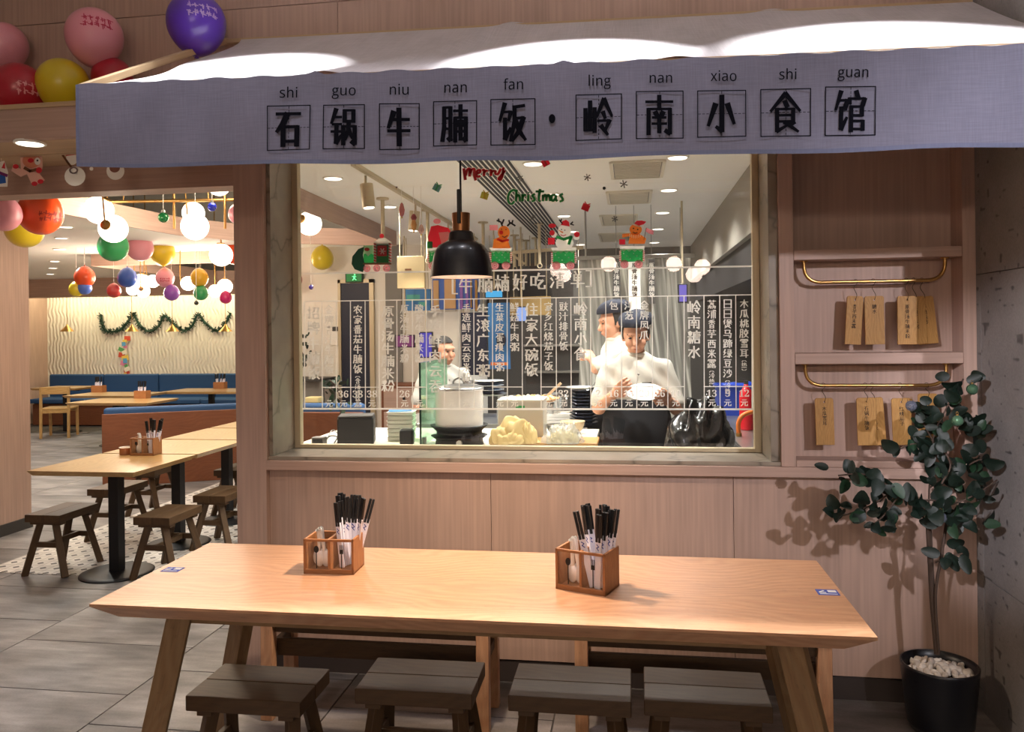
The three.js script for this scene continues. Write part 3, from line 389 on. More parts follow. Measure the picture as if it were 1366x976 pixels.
{
  const z8 = (s) => s.split('/').map((q) => q.split(' ').map((p) => { const [x, y] = p.split(',').map(Number); return [600 + x / 8.035, 205 + y / 8.035]; }));
  const brush = (s, w) => { const t = []; for (const p of z8(s)) { const c = (p.length > 2 ? new THREE.CatmullRomCurve3(p.map(([x, y]) => V(x, y, 0))).getPoints(p.length * 3) : p.map(([x, y]) => V(x, y, 0))); const e = c.map((v, i) => { const d = c[Math.min(i + 1, c.length - 1)].clone().sub(c[Math.max(i - 1, 0)]).normalize(), h = w * (0.38 + 0.12 * Math.abs(d.y)); return [[v.x - d.y * h, v.y + d.x * h], [v.x + d.y * h, v.y - d.x * h]]; }); for (let i = 0; i + 1 < e.length; i++) t.push(e[i][0], e[i + 1][0], e[i + 1][1], e[i][0], e[i + 1][1], e[i][1]); } return t; };
  const merry = '150,155 158,215 168,282/168,235 188,172 212,158 214,200 212,245/214,215 238,168 262,162 262,230 280,286/288,212 322,200 326,176 302,176 286,210 294,246 330,238/345,178 366,172 366,238/366,205 388,182 410,184/425,178 440,176 440,238/442,206 462,184 482,186/490,178 490,214 512,220 548,158/575,146 566,225 540,282 524,270 545,240 592,180';
  const xmas = '706,402 690,388 650,405 625,460 634,522 664,538 692,508/716,384 710,510/712,468 734,440 748,462 752,512/780,432 780,510/780,468 796,442 818,444/842,440 840,510/844,412 846,420/914,430 884,448 904,474 908,498 876,510/968,378 956,500 976,512/920,404 1012,404/1000,440 998,510/1000,468 1022,440 1034,462 1034,506/1036,466 1058,440 1070,462 1078,508/1136,440 1098,446 1088,484 1106,506 1132,478/1140,440 1136,484 1152,510/1214,430 1184,446 1204,472 1210,498 1176,512';
  sticker('greeting_sticker', 'red brush-script sticker reading Merry on the window', 'sticker', [['outline', brush(merry, 5.2), M.vinyl], ['lettering', brush(merry, 3.6), M.red]]);
  sticker('greeting_sticker', 'green brush-script sticker reading Christmas on the window', 'sticker', [['outline', brush(xmas, 4.8), M.vinyl], ['lettering', brush(xmas, 3.3), M.green]]);
  const gift = (x, y, a, m, m2, label) => { const r = (p) => p.map(([u, v]) => [x + u * Math.cos(a) - v * Math.sin(a), y + u * Math.sin(a) + v * Math.cos(a)]); sticker('gift_sticker', label, 'sticker', [['box', polyTris(r(rectP(-5, -4, 5, 5))), m], ['ribbon', [...polyTris(r(rectP(-1, -4, 1, 5))), ...polyTris(r([[-4, -7], [0, -4], [4, -7], [4, -5], [0, -3], [-4, -5]]))], m2]], 'gift stickers on the window'); };
  gift(583, 250, 0.5, std('#5f8f86', 0.6), M.green, 'tilted teal gift box sticker on the window');
  gift(646.5, 260.5, 0.3, std('#a59a35', 0.6), M.goldStk, 'tilted olive gift box sticker below the Merry sticker');
  gift(727.5, 216.5, -0.5, M.red, std('#8a3020', 0.6), 'tilted red gift box sticker at the awning edge');
  gift(781.5, 276, 0.4, M.red, M.red, 'red mitten-like gift sticker right of the Christmas sticker');
  for (const [x, y, r, where] of [[694, 237.5, 4, 'between the Merry and Christmas stickers'], [783.5, 236.5, 4.5, 'above the red mitten-like sticker'], [832, 245.5, 5, 'on the glass before the air grilles, large'], [711, 290, 4, 'on the glass before the slotted ceiling diffuser'], [820, 292, 4, 'above the gingerbread wagon sticker'], [806, 251, 1.8, 'smallest, on the glass before the kitchen ceiling']]) { const t = []; for (let k = 0; k < 3; k++) { const a = k * Math.PI / 3 + 0.3; ribbon(t, [[x - r * Math.cos(a), y - r * Math.sin(a)], [x + r * Math.cos(a), y + r * Math.sin(a)]], 1, 1); } for (let k = 0; k < 6; k++) { const a = k * Math.PI / 3 + 0.3; discTris(x + r * 0.8 * Math.cos(a), y + r * 0.8 * Math.sin(a), 0.9, 0.9, t); } sticker('snowflake_sticker', 'grey snowflake sticker ' + where, 'sticker', [['flake', t, M.grey]], 'snowflake stickers on the window'); }
}

// ================= AWNING =================
const valX = [-1.895, XP + 0.35], valTop = (x) => 2.421 - (x + 1.892) * 0.0195, valBot = (x) => 2.133 - (x + 1.896) * 0.0243 - 0.006 * Math.sin((x + 1.9) * 1.3), ZV = 0.95;
const ripple = (x, t) => 0.007 * Math.sin(x * 5.1 + 1) * t + 0.004 * Math.sin(x * 13 + t * 2) * (0.3 + t) + 0.003 * Math.sin(x * 31) * (1 - t);
{
  const a = thing('awning', 'wide pale grey linen awning printed with large black characters and pinyin', 'awning');
  const grid = (nx, ny, f) => { const g = new THREE.PlaneGeometry(1, 1, nx, ny), p = g.attributes.position, uv = g.attributes.uv; for (let i = 0; i < p.count; i++) { const s = p.getX(i) + 0.5, t = 0.5 - p.getY(i), q = f(s, t); p.setXYZ(i, q.x, q.y, q.z); uv.setXY(i, q.x, q.y + q.z); } g.computeVertexNormals(); return g; };
  const cloth = (x, t) => { const yt = valTop(x) + 0.003 * Math.sin(x * 40) + 0.012 * Math.exp(-(((x + 1.02) / 0.02) ** 2)) + 0.014 * Math.exp(-(((x + 0.2) / 0.025) ** 2)), yb = valBot(x) + 0.003 * Math.sin(x * 9); return V(x, yt + (yb - yt) * t, ZV + ripple(x, t)); };
  const W = valX[1] - valX[0];
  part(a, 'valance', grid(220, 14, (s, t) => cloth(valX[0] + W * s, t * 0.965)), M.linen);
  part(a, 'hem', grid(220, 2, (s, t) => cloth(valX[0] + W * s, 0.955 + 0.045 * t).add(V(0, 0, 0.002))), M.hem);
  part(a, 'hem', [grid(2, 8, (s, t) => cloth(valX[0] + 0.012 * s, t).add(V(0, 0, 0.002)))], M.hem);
  // sloping roof cloth; its left edge is short of the frame and pulled in
  const roofL = (t) => -1.78 + 0.035 * Math.sin(t * 9) + 0.16 * t * (1 - t);
  part(a, 'roof_cloth', grid(160, 24, (s, t) => { const x = roofL(t) + (valX[1] - roofL(t)) * s, y0 = valTop(x), y1 = 2.915 - (x + 1.836) * 0.018, fold = 0.012 * Math.exp(-(((x + 1.0 - t * 0.5) / 0.05) ** 2)) + 0.01 * Math.exp(-(((x - 0.15 - t * 0.45) / 0.06) ** 2)); return V(x, y0 + (y1 - y0) * t + fold - 0.025 * Math.sin(Math.PI * t), ZV - 0.004 - 0.945 * t); }), M.litRoofCloth);
  part(a, 'side_bar', bar(V(-1.875, 2.412, ZV - 0.01), V(-1.84, 2.91, 0.0), 0.026, 0.026), M.pale); part(a, 'front_bar', bar(V(-1.88, 2.41, ZV - 0.02), V(valX[1], 2.35, ZV - 0.02), 0.022, 0.022), M.pale); part(a, 'middle_bar', bar(V(-1.86, 2.457, 0.8), V(valX[1], 2.387, 0.8), 0.016, 0.016), M.pale); part(a, 'wall_bar', bar(V(-1.84, 2.9, 0.012), V(valX[1], 2.84, 0.012), 0.02, 0.02), M.pale);
  const skew = (x, y) => { const p = onZ(x, y, ZV); const yt = valTop(p.x), yb = valBot(p.x), t = Math.min(1, Math.max(0, (yt - p.y) / (yt - yb))); return V(p.x, p.y, ZV + ripple(p.x, t) + 0.004); };
  const boxes = [['石', 357.7, 414.5, 141.5, 200.5, 'shi', 385.5, 130.6], ['锅', 433, 486.8, 140.7, 199, 'guo', 459.5, 128], ['牛', 506.8, 559, 138.5, 199, 'niu', 533, 126.6], ['腩', 578.3, 636, 135, 194, 'nan', 608, 123.7], ['饭', 655, 713.7, 132.5, 193, 'fan', 685, 120], ['岭', 768.4, 829, 126.6, 187, 'ling', 800, 114.6], ['南', 848.8, 911, 122.7, 185.5, 'nan', 881.5, 111.5], ['小', 930.5, 994.6, 121.3, 182.8, 'xiao', 965, 108.6], ['食', 1014.6, 1081, 119.2, 182, 'shi', 1050.5, 106.6], ['馆', 1101, 1168.3, 115.8, 180, 'guan', 1137.5, 103.6]];
  for (const [c, x0, x1, y0, y1, py, xc, yb] of boxes) {
    const w = x1 - x0, h = y1 - y0, sl = (p) => [p[0], p[1] - (p[0] - (x0 + x1) / 2) * 0.022], fr = [], cx = (x0 + x1) / 2, cy = (y0 + y1) / 2;
    ribbon(fr, [[x0, y0], [x1, y0], [x1, y1], [x0, y1], [x0, y0]].map(([a2, b2]) => [a2, b2]), 1.3, 1.3);
    for (let i = 0; i < 12; i++) { const a0 = x0 + w * (i + 0.2) / 12, b0 = y0 + h * (i + 0.2) / 12; ribbon(fr, [[a0, cy], [a0 + w * 0.045, cy]], 0.8, 0.8); ribbon(fr, [[cx, b0], [cx, b0 + h * 0.045]], 0.8, 0.8); }
    part(a, 'practice_square', print(fr.map(sl), skew), M.ink);
    part(a, 'printed_character', print(glyphTris(c, x0 + w * 0.19, y0 + h * 0.1, w * 0.6, h * 0.82, '牛石小'.includes(c) ? 7 : 5.8, '牛石小'.includes(c) ? 4.4 : 3.6).map(sl), skew), M.ink);
    part(a, 'pinyin', print(textTris(py, font, 14, xc, yb).map(sl), skew), M.ink);
  }
  part(a, 'dot', print(discTris(736.4, 158, 4.4, 6), skew), M.ink);
}

// ================= PENDANT LAMP =================
{
  const c = V(-0.568, 1.732, 0.8), l = thing('pendant_lamp', 'black bell-shaped pendant lamp with copper collar hanging over the table', 'lamp', c);
  part(l, 'shade', lathe([[0.107, 0], [0.106, 0.006], [0.1, 0.05], [0.092, 0.086], [0.078, 0.108], [0.055, 0.12], [0.044, 0.127], [0.041, 0.15], [0.036, 0.156], [0.004, 0.156]], 48), M.blackGloss);
  part(l, 'shade_lining', lathe([[0.1055, 0.001], [0.098, 0.05], [0.09, 0.084], [0.076, 0.105], [0.05, 0.116], [0.004, 0.117]], 48), std('#f0e8e8', 0.6));
  part(l, 'collar', cyl(0.029, 0.031, 0.062, 0, 0.156, 0, 32), M.copper); part(l, 'clip', B(0.012, 0.115, 0.016, 0, 0.237, 0.03, 0.003), M.black); part(l, 'cord', tube([V(0, 0.21, 0), V(0, 0.7, 0)], 0.0035), M.black);
  const bulbMat = glow('#ffd9b0', 9); part(l, 'bulb', ball(0.03, 0, 0.055, 0, 20), bulbMat);
  const s = new THREE.SpotLight('#ffe4c8', 8, 0, 1.2, 0.6, 2); s.position.set(0, 0.02, 0); s.target.position.set(0, -1, 0); l.add(s, s.target); s.castShadow = true; s.shadow.radius = 1.5;
}
// ================= TABLE AND STOOLS IN FRONT =================
{
  const t = thing('dining_table', 'long honey-coloured oak table with splayed legs below the pendant lamp', 'table');
  const x0 = -1.605, x1 = 0.617, z0 = 0.62, z1 = 1.302, c = 0.045, h = 0.75;
  const sh = new THREE.Shape([[x0, z0], [x1, z0], [x1, z1], [x0, z1]].map(([a, b]) => new THREE.Vector2(a, -b)));
  // top whose edge is undercut: a bevelled slab built from two rectangles
  const P = [V(x0, h, z0), V(x1, h, z0), V(x1, h, z1), V(x0, h, z1)], R = P.map((p) => p.clone().setY(h - 0.008)), Q = [V(x0 + 0.075, h - c, z0 + 0.03), V(x1 - 0.075, h - c, z0 + 0.03), V(x1 - 0.075, h - c, z1 - 0.03), V(x0 + 0.075, h - c, z1 - 0.03)];
  const pos = []; const quad = (a, b, c2, d) => { for (const v of [a, b, c2, a, c2, d]) pos.push(v.x, v.y, v.z); };
  quad(P[3], P[2], P[1], P[0]); quad(Q[0], Q[1], Q[2], Q[3]);
  for (let i = 0; i < 4; i++) { const j = (i + 1) % 4; quad(P[i], P[j], R[j], R[i]); quad(R[i], R[j], Q[j], Q[i]); }
  const g = new THREE.BufferGeometry(); g.setAttribute('position', new THREE.BufferAttribute(new Float32Array(pos), 3)); g.computeVertexNormals();
  part(t, 'table_top', boxUV(g, 'x', 0.3, 0.1), M.oak);
  part(t, 'apron', BB(x0 + 0.26, x1 - 0.26, h - 0.085, h - c, z1 - 0.13, z1 - 0.105, 0.002), M.shadedOak); part(t, 'apron', BB(x0 + 0.26, x1 - 0.26, h - 0.085, h - c, z0 + 0.105, z0 + 0.13, 0.002), M.shadedOak);
  for (const sx of [-1, 1]) for (const sz of [-1, 1]) { const tx = sx < 0 ? x0 + 0.235 : x1 - 0.2, tz = sz < 0 ? z0 + 0.12 : z1 - 0.1; part(t, 'leg', bar(V(tx, h - c + 0.005, tz), V(tx + sx * 0.16, 0, tz + sz * 0.03), 0.07, 0.052, 0.004), M.shadedOak); }  // legs darker than the top: shade under the table painted in
}
for (const [x, z, r, l] of [[-1.55, 0.955, 0, 'small blue and white sticker at the table end near the dining room'], [0.575, 0.955, 0, 'small blue and white sticker at the table end near the potted tree']]) {
  const s = thing('table_sticker', l, 'sticker', V(x, 0.7505, z)); part(s, 'film', B(0.062, 0.001, 0.05, 0, 0, 0), M.inkBlue);
  part(s, 'mark', [B(0.02, 0.0006, 0.006, -0.015, 0.0008, 0.005), rot(B(0.02, 0.0006, 0.005, 0, 0, 0), 0, 0.7).translate(-0.016, 0.0008, -0.006), B(0.024, 0.0006, 0.018, 0.014, 0.0008, -0.008), B(0.05, 0.0006, 0.004, 0, 0.0008, 0.017)], M.vinyl);
}
function makeStool(label, group, mat = M.stool) {           // seat of two planks on two A-frames, long side along x
  const s = thing('wooden_stool', label, 'stool', V(0, 0, 0), 0, group), H = 0.4, L = 0.385, W = 0.25;
  for (const k of [-1, 1]) part(s, 'seat_plank', B(L, 0.05, W / 2 - 0.001, 0, H - 0.025, k * W / 4, 0.004, 'x'), mat);
  for (const k of [-1, 1]) {
    part(s, 'seat_batten', B(0.05, 0.02, W - 0.03, k * (L / 2 - 0.055), H - 0.06, 0, 0.002, 'z'), mat);
    for (const j of [-1, 1]) part(s, 'leg', bar(V(k * (L / 2 - 0.055), H - 0.065, j * 0.055), V(k * (L / 2 - 0.02), 0, j * 0.145), 0.04, 0.04, 0.003), mat);
    part(s, 'cross_rail', B(0.022, 0.034, 0.17, k * (L / 2 - 0.042), 0.2, 0, 0.002, 'z'), mat);
  }
  part(s, 'stretcher', B(L - 0.09, 0.034, 0.022, 0, 0.2, 0, 0.002, 'x'), mat);
  return s;
}
const stool0 = makeStool('brown two-plank wooden stool beside the splayed table leg facing the dining room', 'stools tucked under the oak table');
stool0.position.set(-1.225, 0, 0.985);
copy(stool0, 'brown wooden stool second in the row counted from the dining room', V(-0.705, 0, 0.87), 0.01); copy(stool0, 'brown wooden stool third in the row counted from the dining room', V(-0.205, 0, 0.86), 0); copy(stool0, 'brown wooden stool beside the splayed table leg facing the potted tree', V(0.22, 0, 0.84), -0.01);
{
  const b = thing('wooden_bench', 'brown wooden bench between table and wall, dining room end', 'bench', V(-1.02, 0, 0.33)), L = 0.98, H = 0.44;
  for (const k of [-1, 1]) part(b, 'seat_plank', B(L, 0.035, 0.13, 0, H - 0.018, k * 0.066, 0.003, 'x'), M.stool);
  for (const k of [-1, 1]) for (const j of [-1, 1]) part(b, 'leg', bar(V(k * (L / 2 - 0.05), H - 0.036, j * 0.1), V(k * (L / 2 - 0.05), 0, j * 0.11), 0.05, 0.045, 0.003), M.oak);  // legs in brighter wood than the seat: orange pendant light painted in
  for (const k of [-1, 1]) part(b, 'cross_rail', B(0.025, 0.04, 0.18, k * (L / 2 - 0.05), 0.27, 0, 0.002, 'z'), M.stool);
  part(b, 'stretcher', [B(L - 0.13, 0.07, 0.02, 0, 0.27, 0.05, 0.002, 'x')], M.stool); part(b, 'seat_rail', B(L - 0.13, 0.05, 0.02, 0, H - 0.07, 0.09, 0.002, 'x'), M.stool);
  copy(b, 'brown wooden bench between table and wall, potted tree end', V(0.24, 0, 0.33));
}
// cutlery boxes with chopsticks and spoons
const stickInk = M.inkBlue;
function chopsticks(p, lean, turn, len, group, label) {
  const c = thing('chopstick_pair', label, 'chopsticks', p, 0, group);
  part(c, 'sleeve', B(0.021, len * 0.69, 0.006, 0, len * 0.345, 0, 0.0015), M.paper);
  for (const k of [-1, 1]) part(c, 'chopstick', B(0.0085, len * 0.37, 0.0085, k * 0.005, len * 0.815, 0, 0.0012), M.black);
  const t = []; ribbon(t, [[-0.004, 0], [0.003, 0.006], [-0.004, 0.011], [0.003, 0.018]], 0.002, 0.002); part(c, 'print', print(t, (x, y) => V(x, len * 0.6 - y, 0.0035)), stickInk);
  return c;
}
function cutleryBox(p, turn, w, d, h, label, which, n) {
  const b = thing('cutlery_box', label, 'box', p, turn), k = 0.008;
  part(b, 'bottom', B(w, k, d, 0, k / 2, 0, 0.001), M.boxWood); part(b, 'back_panel', B(w, h, k, 0, h / 2, -d / 2 + k / 2, 0.001), M.boxWood);
  for (const s of [-1, 1]) part(b, 'side_panel', B(k, h, d, s * (w / 2 - k / 2), h / 2, 0, 0.001, 'y'), M.boxWood);
  part(b, 'divider', B(k, h, d - k, 0, h / 2, 0, 0.001, 'y'), M.boxWood); for (const y of [h - k / 2, k * 1.5]) part(b, 'front_rail', B(w, k, k, 0, y, d / 2 - k / 2, 0.001), M.boxWood);
  part(b, 'window', B(w - 2 * k, h - 2 * k, 0.002, 0, h / 2, d / 2 - k), M.acrylic);
  const q = (a) => { const t = []; a(t); return print(t, (x, y) => V(x, y, d / 2 - 0.0055)); }, f = d / 2;
  const sp = V(0, 0, 0); const iconBox = (g) => g.translate(0, 0, 0);
  const fx = -w / 4, gx = w / 4;
  part(b, 'spoon_icon', [new THREE.CylinderGeometry(0.0085, 0.0085, 0.001, 20).applyMatrix4(new THREE.Matrix4().makeScale(1, 1, 1.35)).rotateX(Math.PI / 2).translate(fx, h * 0.7, f - 0.005), B(0.003, h * 0.5, 0.001, fx, h * 0.4, f - 0.005)], M.black);
  part(b, 'fork_icon', [B(0.012, 0.014, 0.001, gx, h * 0.64, f - 0.005), ...[-1, 0, 1].map((i) => B(0.0022, 0.018, 0.001, gx + i * 0.0048, h * 0.76, f - 0.005)), B(0.003, h * 0.45, 0.001, gx, h * 0.38, f - 0.005)], M.black);
  const world = (x, y, z) => V(x, y, z).applyAxisAngle(V(0, 1, 0), turn).add(p), low = world(0, 0, 0);
  for (let i = 0; i < n; i++) {
    const lx = gx + rnd(-w / 4 + 0.022, w / 4 - 0.022), lz = rnd(-d / 2 + 0.02, d / 2 - 0.026), ang = (lx - gx) / (w / 4) * 0.5;
    const c = chopsticks(world(lx, k + 0.002, lz), 0, 0, rnd(0.215, 0.245), 'chopsticks in the ' + which, 'chopstick pair in a white paper sleeve in the ' + which);
    c.rotation.set(lz * 2.2, turn + rnd(-0.7, 0.7), -ang - rnd(-0.04, 0.04));
  }
  for (let i = 0; i < 4; i++) {
    const s = thing('soup_spoon', 'white ceramic soup spoon in the ' + which, 'spoon', world(fx + (i - 1.5) * 0.013, k + 0.002, -0.012 + (i % 2) * 0.02), turn, 'spoons in the ' + which);
    s.rotation.set(0.05, turn + rnd(-0.5, 0.5), (i - 1.5) * 0.08);
    part(s, 'bowl', (() => { const g = new THREE.SphereGeometry(0.022, 18, 10, 0, Math.PI * 2, 0, Math.PI / 2); g.rotateX(Math.PI / 2); g.scale(0.85, 1.35, 0.45); return g.translate(0, 0.03, 0); })(), M.ceramic);
    part(s, 'handle', tube([V(0, 0.05, 0), V(0, 0.085, 0.002), V(0, h + 0.006 + i * 0.003, 0.008), V(0, h + 0.012 + i * 0.003, 0.014)], 0.0062, 14), M.ceramic);
  }
  return b;
}
{
  const p1 = onY(440, 760, 0.75), p2 = onY(785, 784, 0.75);
  cutleryBox(V(-1.0, 0.75, 0.89), 0.03, 0.172, 0.115, 0.115, 'wooden cutlery box with spoon and fork icons nearer the dining room', 'straight cutlery box', 13);
  cutleryBox(V(-0.142, 0.75, 0.985), -0.36, 0.165, 0.115, 0.125, 'wooden cutlery box with spoon and fork icons, turned askew, nearer the potted tree', 'askew cutlery box', 16);
}

// ================= NICHE: RAILS AND TAGS =================
const railZ = -0.03;
function rail(y, label) {
  const r = thing('brass_rail', label, 'rail', V(1.0, y, railZ)), h = 0.092, L = 0.277;
  const c = new THREE.CurvePath(); c.add(new THREE.LineCurve3(V(-L, 0, 0), V(-L, -0.02, 0))); c.add(new THREE.QuadraticBezierCurve3(V(-L, -0.02, 0), V(-L, -h, 0), V(-L + 0.075, -h, 0))); c.add(new THREE.LineCurve3(V(-L + 0.075, -h, 0), V(L - 0.075, -h, 0))); c.add(new THREE.QuadraticBezierCurve3(V(L - 0.075, -h, 0), V(L, -h, 0), V(L, -0.02, 0))); c.add(new THREE.LineCurve3(V(L, -0.02, 0), V(L, 0, 0)));
  part(r, 'tube', tube(null, 0.0075, 90, 12, c), M.brass);
  for (const k of [-1, 1]) part(r, 'flange', cyl(0.016, 0.016, 0.005, k * L, -0.005, 0, 20), M.brass);
  return r;
}
rail(1.825, 'upper brass rail with five wooden tags'); rail(1.393, 'lower brass rail with wooden tags partly behind the leaves');
const tagWords = ['香芋西米露', '糖水', '原骨汤牛腩米粉', '生滚广东粥', '手造云吞', '木瓜雪耳', '石锅牛腩饭', '农家番茄饭', '红烧茄子', '绿豆沙'];
[[1139, 427, 20, 64, -0.06], [1166.5, 427, 24, 64, 0.01], [1210, 427, 24, 64, 0], [1222, 427, 24, 63, 0.05, 1], [1235, 427, 24, 63, 0.1, 2], [1100, 562, 23, 62, 0.02], [1156, 562, 24, 63, 0.02], [1167, 562, 24, 63, 0.07, 1], [1203, 562, 24, 62, 0.03], [1238, 556, 24, 62, 0.02]].forEach(([px, py, w, h, tilt, back = 0], i) => {
  const lower = i > 4, railY = (lower ? 1.393 : 1.825) - 0.092, p = onZ(px, py, railZ + 0.012 - back * 0.008), s = mm(p);
  const which = ['near the window end of the upper rail', 'second along the upper rail', 'third along the upper rail, frontmost', 'fourth along the upper rail, half hidden', 'last along the upper rail, mostly hidden', 'alone at one end, lower rail', 'second along the lower rail', 'third along the lower rail, half hidden', 'fourth along the lower rail by the leaves', 'behind the leaves on the lower rail'][i];
  const o = thing('wooden_tag', 'yellowish wooden menu tag on wire, ' + which, 'tag', p); const W = w * s, H = h * s;
  const sh = new THREE.Shape(), c = 0.006; sh.moveTo(-W / 2 + c, H / 2); sh.lineTo(W / 2 - c, H / 2); sh.lineTo(W / 2, H / 2 - c); sh.lineTo(W / 2, -H / 2); sh.lineTo(-W / 2, -H / 2); sh.lineTo(-W / 2, H / 2 - c); sh.closePath(); sh.holes.push(new THREE.Path().absarc(0, H / 2 - 0.016, 0.004, 0, 6.2832, true));
  const g = new THREE.ExtrudeGeometry(sh, { depth: 0.006, bevelEnabled: true, bevelSize: 0.0008, bevelThickness: 0.0008, bevelSegments: 1 }).translate(0, 0, -0.003);
  part(o, 'board', boxUV(g, 'y'), M.tagWood); o.rotation.z = tilt;
  const t = [], word = tagWords[i], gs = Math.min(0.018, (H - 0.05) / word.length); [...word].forEach((ch, k) => glyphTris(ch, -gs / 2, k * gs * 1.12, gs * 0.95, gs, gs * 0.12, gs * 0.09, t)); part(o, 'lettering', print(t, (x, y) => V(x, H / 2 - 0.034 - y, 0.0042)), M.darkText);
  const dy = railY - p.y; part(o, 'hook', tube([V(0, H / 2 - 0.016, 0.004), V(0.006, H / 2 + 0.004, 0.003), V(-0.005, (H / 2 + dy) / 2 + 0.006, -0.004), V(0.006, dy - 0.006, -0.002), V(0.008, dy + 0.008, -0.012 + back * 0.008), V(-0.001, dy + 0.0105, -0.012 + back * 0.008), V(-0.007, dy + 0.002, -0.012 + back * 0.008)], 0.0013, 26, 6), M.darkText);
});

// ================= POTTED TREE =================
{
  const P0 = V(1.155, 0, 0.2), t = thing('potted_tree', 'dark-leaved young tree in a black pot beside the stone pier', 'plant', P0);
  part(t, 'pot', lathe([[0.002, 0.001], [0.105, 0.001], [0.118, 0.03], [0.137, 0.24], [0.138, 0.252], [0.13, 0.252], [0.126, 0.2], [0.002, 0.2]], 40), M.blackGloss);
  part(t, 'soil', cyl(0.122, 0.124, 0.01, 0, 0.196, 0, 28), std('#2a211b', 1));
  const peb = [0, 1, 2].map((k) => { const g = new THREE.IcosahedronGeometry(1, 2), p = g.attributes.position; for (let i = 0; i < p.count; i++) { const f = 0.8 + 0.35 * vn(p.getX(i) * 1.5 + 9 + k * 5, p.getY(i) * 1.5 + p.getZ(i) * 1.2 + 9, 64, 64, 5 + k); p.setXYZ(i, p.getX(i) * f, p.getY(i) * f * 0.7, p.getZ(i) * f); } g.computeVertexNormals(); return g; });
  const pebM = [std('#d8d0c6', 0.7), std('#c4bab0', 0.7), std('#e4ded6', 0.7)];
  for (let i = 0; i < 64; i++) { const a = i * 2.4, r = 0.112 * Math.sqrt((i + 0.5) / 64), m = part(t, 'pebble', peb[i % 3], pebM[(i * 7) % 3]); const s = rnd(0.012, 0.022); m.scale.set(s, s * 0.8, s * rnd(0.7, 1)); m.position.set(r * Math.cos(a), 0.214 + 0.03 * (1 - r / 0.112) + rnd(0, 0.008), r * Math.sin(a)); m.rotation.set(rnd(0, 3), rnd(0, 3), rnd(0, 3)); }
  // trunk and boughs, traced as points in the tree's own depth
  const L = (px, py, z) => onZ(px, py, z).sub(P0);
  const trunk = [L(1250, 872, 0.2), L(1244, 800, 0.2), L(1241, 745, 0.2), L(1238, 690, 0.21)];
  part(t, 'trunk', [tube(trunk, 0.011, 20, 8), tube([L(1252, 870, 0.21), L(1248, 790, 0.215), L(1256, 740, 0.22), L(1262, 700, 0.23)], 0.0055, 16, 6)], M.bark);
  const boughs = [
    [[1238, 700, 0.21], [1215, 668, 0.24], [1180, 645, 0.27], [1150, 632, 0.3], [1118, 634, 0.3]], [[1190, 655, 0.26], [1165, 672, 0.28], [1135, 684, 0.3], [1112, 690, 0.3]], [[1200, 660, 0.25], [1178, 688, 0.3], [1165, 700, 0.31]],
    [[1238, 700, 0.21], [1240, 640, 0.2], [1246, 580, 0.2], [1262, 545, 0.19], [1285, 505, 0.18]], [[1246, 590, 0.2], [1228, 558, 0.2], [1218, 540, 0.22]], [[1244, 610, 0.2], [1222, 592, 0.23], [1200, 598, 0.26]], [[1246, 580, 0.2], [1275, 566, 0.2], [1310, 578, 0.2], [1332, 574, 0.18]], [[1240, 650, 0.2], [1275, 630, 0.22], [1310, 612, 0.22], [1338, 614, 0.2]], [[1240, 680, 0.21], [1272, 672, 0.26], [1300, 660, 0.27], [1330, 640, 0.22]], [[1240, 690, 0.21], [1262, 695, 0.28], [1290, 690, 0.28], [1306, 706, 0.28]], [[1248, 750, 0.22], [1268, 742, 0.26], [1284, 738, 0.28]], [[1262, 700, 0.23], [1256, 672, 0.3], [1232, 668, 0.34], [1215, 690, 0.35]], [[1246, 590, 0.2], [1258, 600, 0.27], [1268, 620, 0.3], [1256, 645, 0.32]],
  ];
  const leafGeo = [0, 1, 2].map((k) => { const g = new THREE.CircleGeometry(1, 14), p = g.attributes.position; for (let i = 0; i < p.count; i++) { const x = p.getX(i), y = p.getY(i); p.setXYZ(i, x * (0.62 + 0.1 * k) * (1 - 0.22 * y), y + 1, 0.22 * x * x - 0.18 * y * y * (k - 0.4)); } g.computeVertexNormals(); return g; });
  for (const b of boughs) {
    const pts = b.map(([x, y, z]) => L(x, y, z)), c = new THREE.CatmullRomCurve3(pts, false, 'centripetal'); part(t, 'branch', tube(pts, 0.0035, 18, 5), M.bark);
    const n = Math.round(c.getLength() / 0.0185) + 4;
    for (let i = 0; i < n; i++) {
      const u = 0.25 + 0.75 * (i + rnd(0, 0.8)) / n, q = c.getPoint(Math.min(1, u)), m = part(t, 'leaf', leafGeo[i % 3], rnd() < 0.14 ? M.leafLight : M.leaf); const s = rnd(0.02, 0.037); m.scale.set(s, s, s);
      q.add(V(rnd(-0.03, 0.03), rnd(-0.025, 0.03), rnd(-0.05, 0.05))); q.x = Math.min(q.x, XP - 0.075 - P0.x); m.position.copy(q); m.rotation.set(rnd(-0.9, 0.9), rnd(-1, 1), rnd(0, 6.28));
    }
  }
  const orn = phy('#8a93a8', 0.08, { metalness: 0.7, clearcoat: 1 });
  for (const [px, py, z, l] of [[1215.5, 541, 0.26, 'glassy blue-silver bauble at the top left of the tree'], [1255, 690, 0.33, 'glassy silver bauble low in the tree'], [1297, 519, 0.24, 'pale green glass bauble near the tree top'], [1277, 561, 0.27, 'green glass bauble in the middle of the tree']]) { const p = onZ(px, py, z), o = thing('bauble', l, 'ornament', p); part(o, 'ball', ball(0.021, 0, 0, 0, 20), l.includes('green') ? phy('#5f8a6c', 0.08, { metalness: 0.6, clearcoat: 1 }) : orn); part(o, 'cap', cyl(0.005, 0.005, 0.007, 0, 0.019, 0, 10), M.brass); part(o, 'loop', new THREE.TorusGeometry(0.004, 0.0008, 6, 14).translate(0, 0.029, 0), M.brass); }
}
